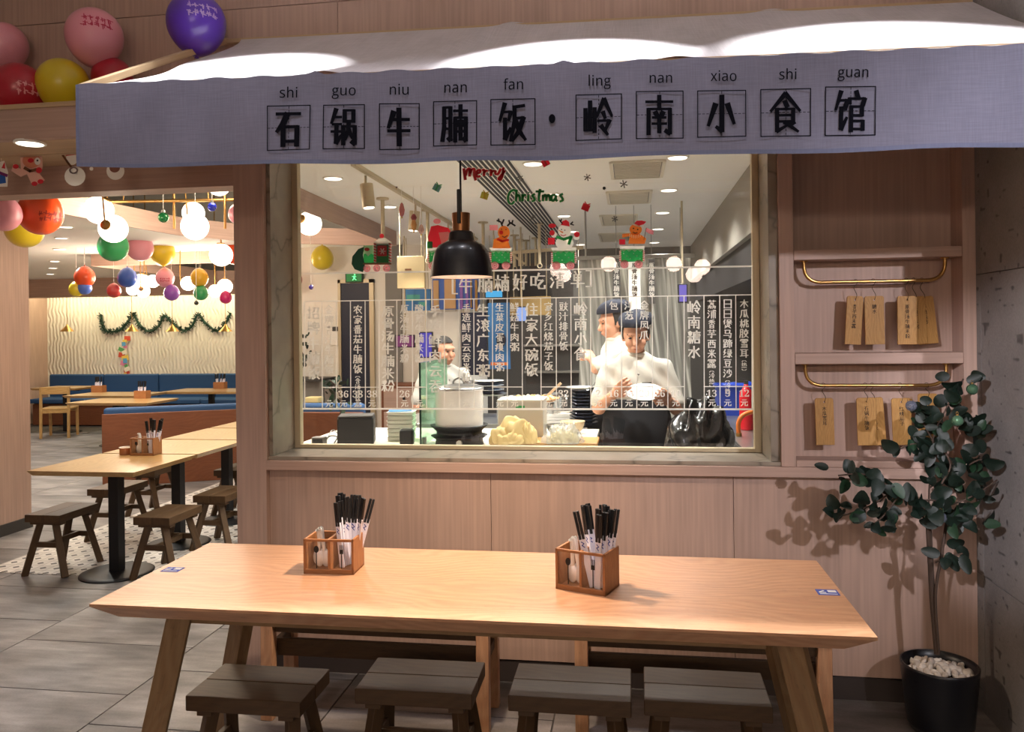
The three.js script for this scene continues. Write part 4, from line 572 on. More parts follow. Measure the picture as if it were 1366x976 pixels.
// ================= DINING ROOM =================
function cafeTable(label, w, d, group) {
  const t = thing('cafe_table', label, 'table', V(0, 0, 0), 0, group), h = 0.72;
  const g = new THREE.CylinderGeometry(1, 0.94, 0.032, 4, 1).rotateY(Math.PI / 4).scale(w / Math.SQRT2, 1, d / Math.SQRT2).translate(0, h - 0.016, 0); const gg = flat(g); gg.computeVertexNormals();
  part(t, 'table_top', boxUV(gg, 'z'), M.lightOak); part(t, 'bracket', B(w * 0.6, 0.025, 0.05, 0, h - 0.045, 0, 0.002), M.black); part(t, 'post', B(0.07, h - 0.07, 0.07, 0, (h - 0.06) / 2 + 0.01, 0, 0.003), M.black); part(t, 'base', lathe([[0.001, 0.018], [0.2, 0.016], [0.225, 0.008], [0.225, 0], [0.001, 0]], 40), M.black);
  return t;
}
const row = [-1.285, -2.0, -2.72, -3.44];
const t0 = cafeTable('light oak cafe table with a cutlery box at its far edge', 0.72, 0.69, 'row of light oak cafe tables'); t0.position.set(-3.33, 0, row[0]);
copy(t0, 'light oak cafe table second in the row behind the cutlery box', V(-3.33, 0, row[1])); copy(t0, 'light oak cafe table third in the row', V(-3.33, 0, row[2])); copy(t0, 'light oak cafe table last in the row near the veneer post', V(-3.33, 0, row[3]));
[[84, 678, 'wooden stool with a dark plank joint standing at the wood panelled wall side'], [225, 681, 'wooden stool at the first cafe table on the serving window side'], [158, 646, 'wooden stool at the second cafe table on the panelled wall side'], [297, 654, 'wooden stool at the second cafe table beside the veneer post'], [206, 622, 'wooden stool half hidden under the third cafe table'], [318, 622, 'wooden stool at the third cafe table beside the veneer post']].forEach(([px, py, l]) => { const p = onY(px, py, 0.4); copy(stool0, l, V(p.x, 0, p.z), Math.PI / 2, 'stools at the cafe tables'); });
cutleryBox(onY(195, 606, 0.72), 0.05, 0.17, 0.11, 0.12, 'wooden cutlery box on the first cafe table', 'cafe table cutlery box', 8);
{ const j = thing('sauce_jar', 'small glass jar of red sauce beside the cafe table cutlery box', 'jar', onY(168, 606, 0.72)); part(j, 'jar', cyl(0.04, 0.042, 0.05, 0, 0, 0, 24), phy('#c98a62', 0.1, { transmission: 0.5 })); part(j, 'sauce', cyl(0.036, 0.036, 0.03, 0, 0.004, 0, 24), std('#b03a20', 0.4)); part(j, 'rim', new THREE.TorusGeometry(0.042, 0.003, 8, 28).rotateX(Math.PI / 2).translate(0, 0.05, 0), M.ceramic); }
// booth seats
function booth(name, label, a, b, h, seatD, side) {        // a, b: ends of the back's floor line
  const o = thing(name, label, 'booth'), l = a.distanceTo(b), ang = -Math.atan2(b.z - a.z, b.x - a.x); o.position.copy(a); o.rotation.y = ang;
  part(o, 'back_panel', B(l, h - 0.06, 0.05, l / 2, (h - 0.06) / 2, 0, 0.003, 'x'), M.boothWood);
  const n = Math.max(1, Math.round(l / 1.05)); for (let i = 0; i < n; i++) { const w = l / n; part(o, 'back_cushion', B(w - 0.01, h - 0.42, 0.09, w * (i + 0.5), (h + 0.42) / 2, side * 0.07, 0.03), M.blueSeat); part(o, 'seat_cushion', B(w - 0.01, 0.08, seatD, w * (i + 0.5), 0.42, side * (seatD / 2 + 0.1), 0.02), M.blueSeat); }
  part(o, 'seat_base', B(l - 0.04, 0.36, seatD - 0.06, l / 2, 0.19, side * (seatD / 2 + 0.06), 0.003, 'x'), M.boothWood);
  return o;
}
booth('booth_bench', 'long blue upholstered booth bench along the ribbed white wall', V(-10.3, 0, -9.48), V(-5.0, 0, -9.48), 0.86, 0.5, 1);
booth('booth_bench', 'brown panelled booth back with a blue cushion set at an angle behind the cafe tables', V(-5.35, 0, -3.95), V(-4.0, 0, -4.6), 0.8, 0.4, -1);
{ // chair seen from behind
  const c = thing('dining_chair', 'light wooden dining chair standing before the blue booth', 'chair', V(-8.7, 0, -7.6), 0.35), w = 0.42;
  part(c, 'seat', B(w, 0.03, 0.4, 0, 0.44, 0, 0.006, 'x'), M.lightOak); part(c, 'backrest', B(w, 0.11, 0.022, 0, 0.72, 0.2, 0.005, 'x'), M.lightOak);
  for (const k of [-1, 1]) { part(c, 'leg', bar(V(k * (w / 2 - 0.018), 0, 0.22), V(k * (w / 2 - 0.018), 0.775, 0.195), 0.034, 0.034), M.lightOak); part(c, 'leg', bar(V(k * (w / 2 - 0.018), 0, -0.19), V(k * (w / 2 - 0.018), 0.43, -0.17), 0.034, 0.034), M.lightOak); }
  part(c, 'seat_rail', [B(w - 0.04, 0.045, 0.02, 0, 0.4, 0.19, 0.002), B(w - 0.04, 0.045, 0.02, 0, 0.4, -0.17, 0.002)], M.lightOak);
}
[[155, 525, 1.15, 0.7, 'light oak table before the blue booth, second beyond the brown booth back'], [165, 534, 1.1, 0.7, 'light oak table directly beyond the brown booth back'], [282, 520, 1.2, 0.7, 'light oak table before the booth beside the veneer post'], [88, 516, 0.8, 0.6, 'light oak table behind the wooden dining chair']].forEach(([px, py, w, d, l]) => { const p = onY(px, py, 0.72); const t = cafeTable(l, w, d, 'tables before the blue booth'); t.position.set(p.x, 0, p.z); });
[[132, 523, 'on the second table beyond the brown booth back'], [190, 531, 'on the table directly beyond the brown booth back'], [294, 518, 'on the table beside the veneer post']].forEach(([px, py, l]) => { // distant boxes: same build, small in the photo
  const p = onY(px, py, 0.72), b = thing('cutlery_box', 'small far wooden cutlery box ' + l, 'box', p); part(b, 'box', [B(0.17, 0.1, 0.008, 0, 0.05, 0.05), B(0.17, 0.1, 0.008, 0, 0.05, -0.05), B(0.008, 0.1, 0.1, 0.08, 0.05, 0), B(0.008, 0.1, 0.1, -0.08, 0.05, 0), B(0.17, 0.006, 0.1, 0, 0.003, 0)], M.boxWood);
  for (let i = 0; i < 5; i++) { const c = chopsticks(p.clone().add(V(-0.05 + i * 0.024, 0.006, rnd(-0.03, 0.03))), 0, 0, 0.22, 'chopsticks in far boxes', 'chopstick pair in the far cutlery box ' + l); c.rotation.z = rnd(-0.2, 0.2); }
});
// ribbed wall decorations
{
  const pts = '540,720 548,770 562,805 600,812 650,800 690,752 715,720 745,770 800,812 850,782 882,725 920,760 990,806 1030,780 1062,720 1100,765 1165,808 1200,782 1236,712'.split(' ').map((s) => { const [x, y] = s.split(',').map(Number); return onZ(x * 0.2489, 240 + y * 0.2489, -9.575); });
  const g = thing('tinsel_garland', 'dark green tinsel garland looping along the ribbed wall', 'garland'); part(g, 'cord', tube(pts, 0.02, 90, 6), M.darkGreen);
  const c = new THREE.CatmullRomCurve3(pts, false, 'centripetal'), nd = []; for (let i = 0; i < 420; i++) { const p = c.getPoint(i / 419), q = p.clone().add(V(rnd(-1, 1), rnd(-1, 1), rnd(0, 0.6)).normalize().multiplyScalar(0.065)); nd.push(bar(p, q, 0.014, 0.004, 0)); } part(g, 'tinsel', nd, std('#31483a', 0.35, { metalness: 0.5 })).userData.kind = 'stuff';
  [[89.6, 'cone pendant lamp nearest the panelled wall, before the ribbed wall'], [176, 'brass cone pendant lamp above the colourful wall cutout'], [230, 'brass cone pendant lamp right of the colourful wall cutout'], [301, 'brass cone pendant lamp beside the veneer post']].forEach(([px, l]) => { const p = onZ(px, 442, -8.95), o = thing('cone_pendant', (l.startsWith('cone') ? 'brass ' : '') + l, 'lamp', p, 0, 'brass cone pendants before the ribbed wall'); part(o, 'shade', lathe([[0.115, 0], [0.112, 0.004], [0.02, 0.1], [0.012, 0.12], [0.001, 0.122]], 28), M.brass); part(o, 'cord', tube([V(0, 0.12, 0), V(0, HC - p.y, 0)], 0.004, 1, 6), M.brass); });
  const k = thing('christmas_cutout', 'colourful paper christmas tree cutout on the ribbed wall', 'decoration', onZ(167, 475, -9.58)); const cols = ['#d0503a', '#e8c85a', '#5aa0d0', '#e08ab0', '#58a060', '#f0e8d8']; for (let i = 0; i < 14; i++) part(k, 'card', rot(B(rnd(0.06, 0.12), rnd(0.05, 0.09), 0.01, 0, 0, 0), 0, 0, rnd(-0.6, 0.6)).translate(rnd(-0.08, 0.08), 0.32 - i * 0.05, 0.01 + i % 3 * 0.004), std(cols[i % 6], 0.7));
}
// balloons
const balloonMats = {};
const inside = (poly, x, z) => { let c = false; for (let i = 0, j = poly.length - 1; i < poly.length; j = i++) if ((poly[i][1] > z) !== (poly[j][1] > z) && x < (poly[j][0] - poly[i][0]) * (z - poly[i][1]) / (poly[j][1] - poly[i][1]) + poly[i][0]) c = !c; return c; };
const ceilAt = (x, z) => (inside(recess1, x, z) || inside(recess2b, x, z) ? 4.6 : z > -0.15 ? 2.235 : HC);
function balloon(px, py, r, color, label, opt = {}) {
  const d = opt.z !== undefined ? null : opt.d ?? Math.min(8.6, 0.13 * FOCAL / r), p = d ? atD(px, py, d) : onZ(px, py, opt.z), R = r * mm(p);
  const o = thing('balloon', label, 'balloon', p, 0, opt.group || 'balloons hung in the dining room'), mt = balloonMats[color] ??= phy(color, 0.35, { clearcoat: 0.5, clearcoatRoughness: 0.15 });
  const prof = []; for (let i = 0; i <= 22; i++) { const a = Math.PI * i / 22, y = -Math.cos(a), k = y < 0 ? 1 : 1 - 0.12 * y * y; prof.push([Math.max(0.0001, Math.sin(a) * R * k), y * R * (y > 0 ? 1.18 : 1.0)]); }
  part(o, 'skin', lathe(prof, 28), mt); part(o, 'knot', lathe([[0.001, R * 1.16], [R * 0.05, R * 1.19], [R * 0.09, R * 1.26], [0.001, R * 1.25]], 12), mt);
  if (opt.down) o.rotation.z = Math.PI; else if (opt.tilt) o.rotation.z = opt.tilt;
  if (!opt.down) { const top = opt.top ?? ceilAt(p.x, p.z); if (top - p.y > R * 1.22) part(o, 'string', tube([V(0, R * 1.25, 0), V(0, top - p.y, 0)], 0.0016, 1, 5), M.white); }
  if (opt.print) { // two rows of small marks on the skin facing the viewer
    const t = [], m = opt.print; for (let j = 0; j < 2; j++) for (let i = 0; i < 5; i++) { const cx = (m.x ?? 0) + (i - 2) * 0.2, cy = (m.y ?? 0.2) - j * 0.24; for (let k = 0; k < 5; k++) { const a = rnd(0, 3.1), l = rnd(0.03, 0.09), u = cx + rnd(-0.05, 0.05), v = cy + rnd(-0.06, 0.06), h = k % 2; ribbon(t, [[u - l * (h ? 1 : 0.15), v - l * (h ? 0.15 : 1)], [u + l * (h ? 1 : 0.15), v + l * (h ? 0.15 : 1)]], 0.028, 0.028); } }
    const yaw = Math.atan2(EYE.x - p.x, EYE.z - p.z), inv = opt.down ? -1 : 1;
    const g = print(t, (x, y) => { const Y = y * inv, k = Y > 0 ? 1 - 0.12 * Y * Y : 1, rad = Math.sqrt(Math.max(0, 1 - Y * Y)) * k, a = Math.asin(Math.max(-1, Math.min(1, x / rad))); return V(Math.sin(a) * rad * R * 1.008, Y * R * (Y > 0 ? 1.18 : 1), Math.cos(a) * rad * R * 1.008).applyAxisAngle(V(0, 1, 0), yaw * inv); });
    part(o, 'print', g, m.mat);
  }
  return o;
}
const pinkRed = std('#c03050', 0.6), lilac = std('#b59ad0', 0.6), redPale = std('#e8a0a0', 0.6), dkRed = std('#a02010', 0.6);
const onLedge = { group: 'balloons on the wood ledge', down: true };
const PK = '#e89aa8', RD = '#b3122c', YL = '#d8c020', PU = '#5a34b0', OR = '#e8501a', GR = '#2a9a58', BL = '#2a55b0';
balloon(126, 48, 36, PK, 'pink balloon with red print resting above the ledge', { ...onLedge, z: 0.2, print: { mat: pinkRed, x: -0.1, y: 0.35 } }); balloon(6, 60, 29, PK, 'pink balloon on the ledge cut by the picture edge side', { ...onLedge, z: 0.15 });
balloon(26, 119, 34, RD, 'large red balloon on the wood ledge next to the yellow one', { ...onLedge, z: 0.3, print: { mat: redPale, x: -0.4, y: 0 } }); balloon(84, 112, 33, YL, 'yellow balloon on the wood ledge', { ...onLedge, z: 0.25 }); balloon(150, 103, 26, RD, 'red balloon tucked behind the awning end', { ...onLedge, z: 0.15 }); balloon(262, 30, 38, PU, 'purple balloon with pale print above the awning corner', { ...onLedge, z: 0.25, print: { mat: lilac, x: -0.2, y: 0.25 } });
balloon(54, 285, 28, OR, 'large orange balloon hanging from the canopy beam', { top: 2.235, print: { mat: dkRed, x: 0.4, y: -0.1 } }); balloon(33, 306, 24, YL, 'yellow balloon behind the large orange balloon'); balloon(5, 286, 22, PK, 'pink balloon left of the large orange balloon', { d: 4.7 });
balloon(151, 329, 19.5, GR, 'green balloon under the double globe lamp'); balloon(187, 331, 17, PK, 'pale pink balloon between green and yellow balloons'); balloon(217, 336, 16, YL, 'yellow balloon right of the pale pink balloon', { tilt: 3.1416 }); balloon(313, 339, 14, OR, 'orange balloon behind the single globe lamp');
balloon(113, 370, 13, OR, 'small orange balloon above a yellow and a blue one'); balloon(170, 371, 12.6, BL, 'blue balloon before the far globe cluster'); balloon(220, 371, 12, PK, 'small pink balloon with red print before the far recess', { print: { mat: pinkRed, x: 0, y: -0.1 } }); balloon(266, 371, 11.6, '#d6a81c', 'golden yellow balloon above the small green balloon'); balloon(268, 391, 9.5, GR, 'small green balloon under the golden yellow balloon'); balloon(229, 391, 10, '#8a4ab0', 'violet balloon under the small pink balloon'); balloon(152, 388, 9, '#b0302c', 'small dark red balloon before the bulkhead'); balloon(102, 386, 9.5, YL, 'small yellow balloon under the small orange balloon'); balloon(113, 384, 9, '#4a6ac0', 'small blue balloon hidden behind the small orange balloon'); balloon(301, 397, 8, '#c01a6a', 'small magenta balloon under the far globe pair'); balloon(318, 286, 13, PK, 'pink balloon half hidden by the veneer post', { d: 5.4 });
// globe lamps
const globeGlow = glow('#fff0d8', 4);
function globe(px, py, r, label, cap, opt = {}) {
  const p = opt.p || atD(px, py, opt.d ?? Math.min(9, 0.1 * FOCAL / r)), R = opt.p ? 0.1 : r * mm(p), o = thing('globe_lamp', label, 'lamp', p, 0, opt.group || 'white globe lamps in the dining room');
  part(o, 'globe', ball(R, 0, 0, 0, 28), opt.glow || globeGlow); const dir = V(cap?.[0] ?? 0, cap?.[1] ?? 1, cap?.[2] ?? 0).normalize();
  const q = new THREE.Quaternion().setFromUnitVectors(V(0, 1, 0), dir); part(o, 'cap', lathe([[0.001, R * 0.99], [R * 0.36, R * 0.94], [R * 0.36, R * 1.06], [0.001, R * 1.08]], 24).applyQuaternion(q), M.brass);
  const top = opt.top ?? ceilAt(p.x, p.z); part(o, 'stem', tube([dir.clone().multiplyScalar(R * 1.05), dir.clone().multiplyScalar(R * 1.2).add(V(0, 0.02, 0)), V(dir.x * R * 1.2, Math.max(top - p.y, R * 1.4), dir.z * R * 1.2)], 0.006, 12, 6), M.brass);
  const l = new THREE.PointLight('#ffe8cc', opt.k ?? 1.6); l.castShadow = true; l.shadow.radius = 5; o.add(l);
  return o;
}
globe(132, 280, 18.5, 'white globe lamp behind its twin, nearest the canopy beam', [0.6, 0.8, 0], { d: 5.5 }); globe(151, 305, 18.5, 'white globe lamp with a brass cap facing the front', [0.1, 0.15, 1], { d: 5.05 }); globe(258, 284, 14.5, 'white globe lamp overlapping the one below it by the brass rod', [-0.6, 0.8, 0], { d: 6.8 }); globe(260, 302, 18, 'white globe lamp lower of the pair by the brass rod', [-0.7, 0.6, -0.3], { d: 5.9 }); globe(295, 340, 15, 'white globe lamp before an orange balloon', [0, 1, 0]); globe(292, 246, 15, 'white globe lamp half hidden by the canopy beam', [0, 1, 0], { d: 5.6 });
globe(189, 376, 11, 'far white globe lamp beside the blue balloon', [0.3, 1, 0], { d: 9.2 }); globe(177, 386, 8, 'far white globe lamp under the blue balloon', [0.5, 0.6, 0.4], { d: 9.4 }); globe(191, 388, 8.8, 'far white globe lamp with brass cap under the blue balloon', [0.3, 0.3, 1], { d: 8.9 }); globe(204, 375, 8.6, 'far white globe lamp left of the small pink balloon', [-0.8, 0.4, 0], { d: 9.6 }); globe(251, 378, 9.5, 'far white globe lamp left of the golden balloon', [-1, 0.3, 0]); globe(287, 388, 8.6, 'far white globe lamp lower left of the far pair', [0, 1, 0], { d: 9.3 }); globe(300, 382, 10, 'far white globe lamp above the magenta balloon', [0, 1, 0]); globe(413, 298, 16, 'white globe lamp with brass cap seen through the window', [-0.35, 0.3, 1]);
// brass tube frame in the near recess
{ const p0 = atD(95, 270, 5.6), p1 = atD(322, 266, 5.8); const o = thing('brass_lamp_frame', 'thin brass tube frame carrying globe lamps in the near recess', 'frame'); part(o, 'long_tube', tube([p0, p1], 0.012), M.brass); for (const px of [232, 300]) { const p = atD(px, 268, 5.75); part(o, 'drop_tube', tube([p.clone().add(V(0, 0.35, 0)), p.clone().add(V(0, -0.2, 0))], 0.009), M.brass); } part(o, 'hanger', [tube([p0.clone().lerp(p1, 0.3), p0.clone().lerp(p1, 0.3).setY(4.6)], 0.004), tube([p0.clone().lerp(p1, 0.8), p0.clone().lerp(p1, 0.8).setY(4.6)], 0.004)], M.brass); }
for (const [px, py, r, c, l] of [[218, 290, 7, '#1a6a3a', 'dark green glass bauble with silver cap in the near recess'], [283, 276, 6, '#2a3ac0', 'royal blue bauble in the near recess'], [262, 404, 3, '#333333', 'tiny dark bauble below the bulkhead'], [415, 383, 3.2, '#4a3a90', 'tiny violet bauble seen through the window']]) { const p = atD(px, py, Math.min(5.6, 0.04 * FOCAL / r)), o = thing('hanging_bauble', l, 'ornament', p), rb = r * mm(p); part(o, 'ball', ball(rb, 0, 0, 0, 20), phy(c, 0.1, { clearcoat: 1, metalness: 0.4 })); part(o, 'cap', cyl(rb * 0.4, rb * 0.35, rb * 0.5, 0, rb * 0.9, 0, 14), M.steel); part(o, 'string', tube([V(0, rb * 1.2, 0), V(0, Math.max(0.06, ceilAt(p.x, p.z) - p.y), 0)], 0.0016, 1, 5), M.white); }
[[-2.6, '#8a8d92', 'grey round duct above the near ceiling recess', 0.09], [-3.2, '#75777c', 'thin grey pipe above the near ceiling recess', 0.03]].forEach(([x, c, l, r]) => { const o = thing('ceiling_duct', l, 'duct'); part(o, 'run', tube([V(x, 3.4 - r - 0.03, -0.3), V(x + 0.2, 3.4 - r - 0.03, -3.9)], r, 1, 18), std(c, 0.6)); for (const z of [-1, -2.6]) part(o, 'strap', B(r * 2.3, 0.06, 0.03, x + 0.2 * (-z - 0.3) / 3.6, 3.4 - 0.03, z), M.grey); });
// paper cutouts hung under the canopy
function cutout(name, label, z, layers, strX, strY) {
  const o = thing(name, label, 'decoration', V(0, 0, 0), 0, 'paper cutouts under the canopy beam'); layers.forEach(([n, tris, m], k) => part(o, n, print(tris, (x, y) => onZ(x, y, z + k * 0.0012)), m));
  const p = onZ(strX, strY, z); part(o, 'string', tube([p, V(p.x, 2.365, z)], 0.001, 1, 5), M.white); return o;
}
const line2 = (pts, w) => { const t = []; ribbon(t, pts, w, w); return t; };
cutout('reindeer_cutout', 'paper reindeer cutout with brown antlers and red scarf', 0.2, [['card', polyTris([[27, 206], [56, 205], [57, 224], [53, 232], [60, 240], [46, 249], [42, 245], [36, 232], [28, 236], [15, 228], [18, 218], [28, 226]]), std('#e8b8a8', 0.7)], ['antler', [...line2([[31, 204], [27, 198], [30, 192], [34, 193]], 3), ...line2([[52, 204], [55, 198], [53, 192], [49, 193]], 3)], M.brown], ['face', polyTris(ring(42, 214, 12, 10)), std('#d88a6a', 0.7)], ['nose', discTris(41, 214, 4, 3), M.red], ['eye', discTris(50, 215, 4, 5), M.white], ['pupil', discTris(50, 214, 1.3), M.dark], ['scarf', line2([[33, 224], [40, 228], [48, 226]], 3), M.brown], ['mitten', [...discTris(21, 222, 4, 3), ...discTris(52, 227, 4, 4)], M.red], ['boot', [...discTris(46, 245, 4, 3), ...discTris(54, 242, 4, 3)], M.red]], 42, 203);
cutout('snowman_cutout', 'paper snowman cutout with red cap and broom beside the awning end', 0.2, [['body', polyTris(ring(100, 235, 14, 13)), M.white], ['head', polyTris(ring(96, 211, 8, 9)), M.white], ['cap', polyTris([[88, 208], [90, 199], [100, 197], [104, 206]]), M.red], ['broom', line2([[79, 200], [90, 216], [96, 224]], 2), M.brown], ['broom_head', discTris(79, 200, 3, 4), M.red], ['wreath', (() => { const c = ring(98, 227, 5, 4, 14); c.push(c[0]); return line2(c, 1.4); })(), std('#a08a8a', 0.7)]], 96, 200);
cutout('snowman_cutout', 'paper snowman cutout mostly hidden behind the awning valance', 0.2, [['body', polyTris(ring(154, 228, 12, 12)), M.white], ['belly', polyTris(ring(153, 224, 7, 6)), std('#8a5a4a', 0.7)], ['button', discTris(122, 225, 2.6), M.white]], 154, 217);
cutout('penguin_cutout', 'paper penguin-like cutout in blue, cut off by the panelled wall side', 0.2, [['card', polyTris([[-6, 218], [6, 214], [11, 230], [10, 249], [-6, 249]]), M.white], ['coat', polyTris([[-6, 232], [7, 234], [8, 244], [-6, 246]]), std("#2a62b8", 0.6)], ['scarf', line2([[-4, 229], [9, 234]], 3), std('#7a2a6a', 0.7)], ['hat', polyTris([[2, 224], [6, 216], [7, 225]]), M.red]], 2, 216);


// ================= LAMPS IN CEILINGS =================
function downlight(p, k, label, opt = {}) {
  const o = thing('ceiling_downlight', label, 'lamp', p, 0, opt.group), r = opt.r ?? 0.05; part(o, 'rim', new THREE.TorusGeometry(r * 1.12, r * 0.14, 8, 28).rotateX(Math.PI / 2), M.white); part(o, 'lens', cyl(r, r, 0.006, 0, -0.006, 0, 24), opt.lens || lensGlow);
  const l = new THREE.SpotLight(opt.color || '#fffcf4', k, 0, opt.angle ?? 1.2, opt.pen ?? 0.6, 2); l.position.set(0, -0.012, 0); l.target.position.set(opt.tx ?? 0, -1, opt.tz ?? 0); l.castShadow = true; l.shadow.radius = opt.soft ?? 2; o.add(l, l.target); return o;
}
const lensGlow = glow('#fff4e0', 4);
UNSEEN_SPOTS.forEach(([x, y, z, k, ax, ay, angle]) => {
  const o = thing('unseen_spotlight', 'unseen spotlight hung in the food court to light the veneer wall', 'lamp', V(x, y, z), 0, 'unseen spotlights hung in the food court'), d = V(ax - x, ay - y, -z).normalize(), q = new THREE.Quaternion().setFromUnitVectors(V(0, 1, 0), d);
  part(o, 'housing', cyl(0.05, 0.055, 0.16, 0, -0.14, 0, 24).applyQuaternion(q), M.black); part(o, 'lens', cyl(0.048, 0.048, 0.004, 0, 0.02, 0, 24).applyQuaternion(q), lensGlow); part(o, 'stem', tube([V(0, 0, 0), V(0, 3.6 - y, 0)], 0.01), M.black);
  const l = new THREE.SpotLight('#faf6ff', k, 0, angle, 0.5, 2); l.position.copy(d).multiplyScalar(0.032); l.target.position.copy(d).multiplyScalar(2); l.castShadow = true; l.shadow.radius = 2.2; o.add(l, l.target);
});
for (const z of [-1.05, -2.1, -3.17, -4.25, -5.45]) { downlight(V(-0.54, HC - 0.002, z), KITCHEN_K, 'recessed downlight in the middle row of the kitchen ceiling', { group: 'middle row of kitchen downlights' }); downlight(V(0.27, HC - 0.002, z), KITCHEN_K, 'recessed downlight in the row beside the ceiling air grilles', { group: 'kitchen downlights beside the air grilles' }); }
for (const z of [-1.22, -2.37]) downlight(V(-1.8, HC - 0.002, z), KITCHEN_K, 'recessed downlight near the wood-edged recess', { group: 'kitchen downlights near the recess' });
for (const [px, py] of [[88, 302], [82, 317], [79, 332], [73, 348], [70.5, 357], [67, 365]]) { const p = onY(px, py, HC); downlight(V(p.x, HC - 0.002, p.z), 10, 'recessed downlight in the row beside the panelled wall', { group: 'dining downlights beside the panelled wall' }); }
{ const p = onY(40, 190, 2.365); downlight(V(p.x, 2.363, p.z), 1.6, 'downlight in the canopy soffit above the reindeer cutout', { group: 'canopy soffit downlights' }); }
// cove strip above the ribbed wall
{ const o = thing('cove_light', 'linear cove light washing the ribbed wall', 'lamp', V(-7.1, 2.44, -9.15)); part(o, 'strip', B(6.6, 0.02, 0.06, 0, 0.012, 0), glow('#fff0c0', 3)); const l = new THREE.RectAreaLight('#fff0c4', COVE_K, 6.6, 0.1); l.position.set(0, -0.01, 0); l.lookAt(0, -1, -0.45); o.add(l); }
// lamps of the food court, above and behind the viewer
FRONT_LAMPS.forEach(([x, z, k, tx, tz, angle]) => downlight(V(x, 3.598, z), k, 'recessed spotlight in the food court ceiling', { group: 'food court ceiling spots', r: 0.06, tx, tz, angle, color: '#f8f5ff', soft: 3 }));
AWNING_LAMPS.forEach(([x, z, k, tx, tz, angle]) => downlight(V(x, 3.598, z), k, 'narrow spotlight in the ceiling above the awning', { group: 'spots above the awning', r: 0.045, tx, tz, angle, pen: 0.25, color: '#ffffff', soft: 1.5 }));
// ================= KITCHEN =================
const pebbleGeo = new THREE.IcosahedronGeometry(1, 1);
const nth = ['lowest', 'second from the bottom', 'third from the bottom', 'fourth from the bottom', 'fifth from the bottom', 'sixth from the bottom', 'seventh from the bottom', 'eighth from the bottom', 'ninth from the bottom', 'tenth from the bottom', 'topmost'];
const CT = 0.93;
const S = (px, by, y0 = CT) => { const p = onY(px, by, y0); return { p, s: mm(p) }; };
{
  const c = thing('kitchen_counter', 'white kitchen counter right behind the window glass', 'counter'); part(c, 'worktop', BB(-1.85, -0.2, CT - 0.03, CT, -1.5, -0.29, 0.003), M.offWhite); part(c, 'body', BB(-1.83, -0.22, 0, CT - 0.03, -1.48, -0.3, 0.002), M.white);
  const r = thing('steel_counter', 'stainless steel counter along the right side of the kitchen', 'counter'); part(r, 'worktop', BB(0.56, 1.48, CT - 0.03, CT, -3.6, -0.31, 0.003), M.steel); part(r, 'front_panel', BB(0.548, 0.559, 0.1, CT - 0.005, -3.6, -0.31, 0.002), M.dark); part(r, 'body', BB(0.565, 1.47, 0, CT - 0.03, -3.58, -0.33, 0.002), M.darkGrey);
  const k = thing('back_counter', 'steel preparation counter across the middle of the kitchen', 'counter'); part(k, 'worktop', BB(-1.6, -0.42, 0.9, CT, -2.4, -1.72, 0.003), M.steel); part(k, 'body', BB(-1.58, -0.44, 0, 0.9, -2.38, -1.74, 0.002), M.darkGrey);
}
{
  const { p, s } = S(475, 593); const o = thing('receipt_printer', 'black boxy device with cables on the white counter', 'printer', V(p.x, CT, p.z), 0.25); const w = 48 * s, h = 37 * s;
  part(o, 'body', B(w, h, 0.17, 0, h / 2, -0.05, 0.012), M.black); part(o, 'lid', B(w * 0.96, 0.012, 0.16, 0, h + 0.003, -0.05, 0.005), M.darkGrey); part(o, 'foot', [B(0.02, 0.01, 0.02, w / 2 - 0.02, 0.003, 0.02), B(0.02, 0.01, 0.02, -w / 2 + 0.02, 0.003, 0.02)], M.black);
  const c = thing('power_cable', 'loops of dark cable lying between printer and adapter', 'cable'); const C = (x, y, h2 = 0.006) => onY(x, y, CT).setY(CT + h2); part(c, 'wire', tube([C(432, 592), C(440, 586, 0.02), C(450, 590, 0.03), C(446, 594), C(458, 592, 0.02), C(470, 586, 0.05), C(478, 594, 0.01), C(492, 594)], 0.004, 60, 6), M.black); part(c, 'wire', tube([C(394, 593), C(404, 594), C(416, 593)], 0.003, 20, 6), M.black); part(c, 'wire', tube([C(436, 588, 0.01), C(444, 582, 0.04), C(454, 587, 0.02), C(463, 594)], 0.003, 30, 6), M.grey);
  const a = S(424, 594), ad = thing('power_adapter', 'small grey power adapter with black face left of the printer', 'adapter', V(a.p.x, CT, a.p.z)); part(ad, 'body', B(0.07, 0.045, 0.06, 0, 0.023, -0.02, 0.006), M.grey); part(ad, 'face', B(0.056, 0.034, 0.004, 0.004, 0.02, 0.011, 0.001), M.black);
  const b = S(543, 593), bo = thing('card_terminal', 'small black box leaning at the glass partition', 'box', V(b.p.x, CT, b.p.z), 0.1); part(bo, 'body', B(0.075, 0.085, 0.06, 0, 0.043, 0, 0.012), M.black); part(bo, 'screen', B(0.055, 0.004, 0.045, 0, 0.086, 0, 0.001), M.darkGrey);
}
for (let i = 0; i < 7; i++) { const { p } = S(533, 588), o = thing('takeaway_container', 'white takeaway container beside the printer, ' + (i === 6 ? 'topmost' : nth[i]) + ' of its stack', 'container', V(p.x, CT + i * 0.0235, p.z - 0.05), 0.12 + (i % 2) * 0.03, 'stack of white takeaway containers'); part(o, 'tub', B(0.145, 0.021, 0.12, 0, 0.0115, 0, 0.006), M.white); part(o, 'lip', B(0.155, 0.004, 0.13, 0, 0.0215, 0, 0.0015), M.white); }
{ const { p } = S(531, 588), o = thing('blue_leaflet', 'blue leaflet lying on the stack of white containers', 'leaflet', V(p.x, CT + 0.167, p.z - 0.05), 0.3); part(o, 'sheet', B(0.13, 0.002, 0.1, 0, 0, 0), std('#2f7fc0', 0.5)); }
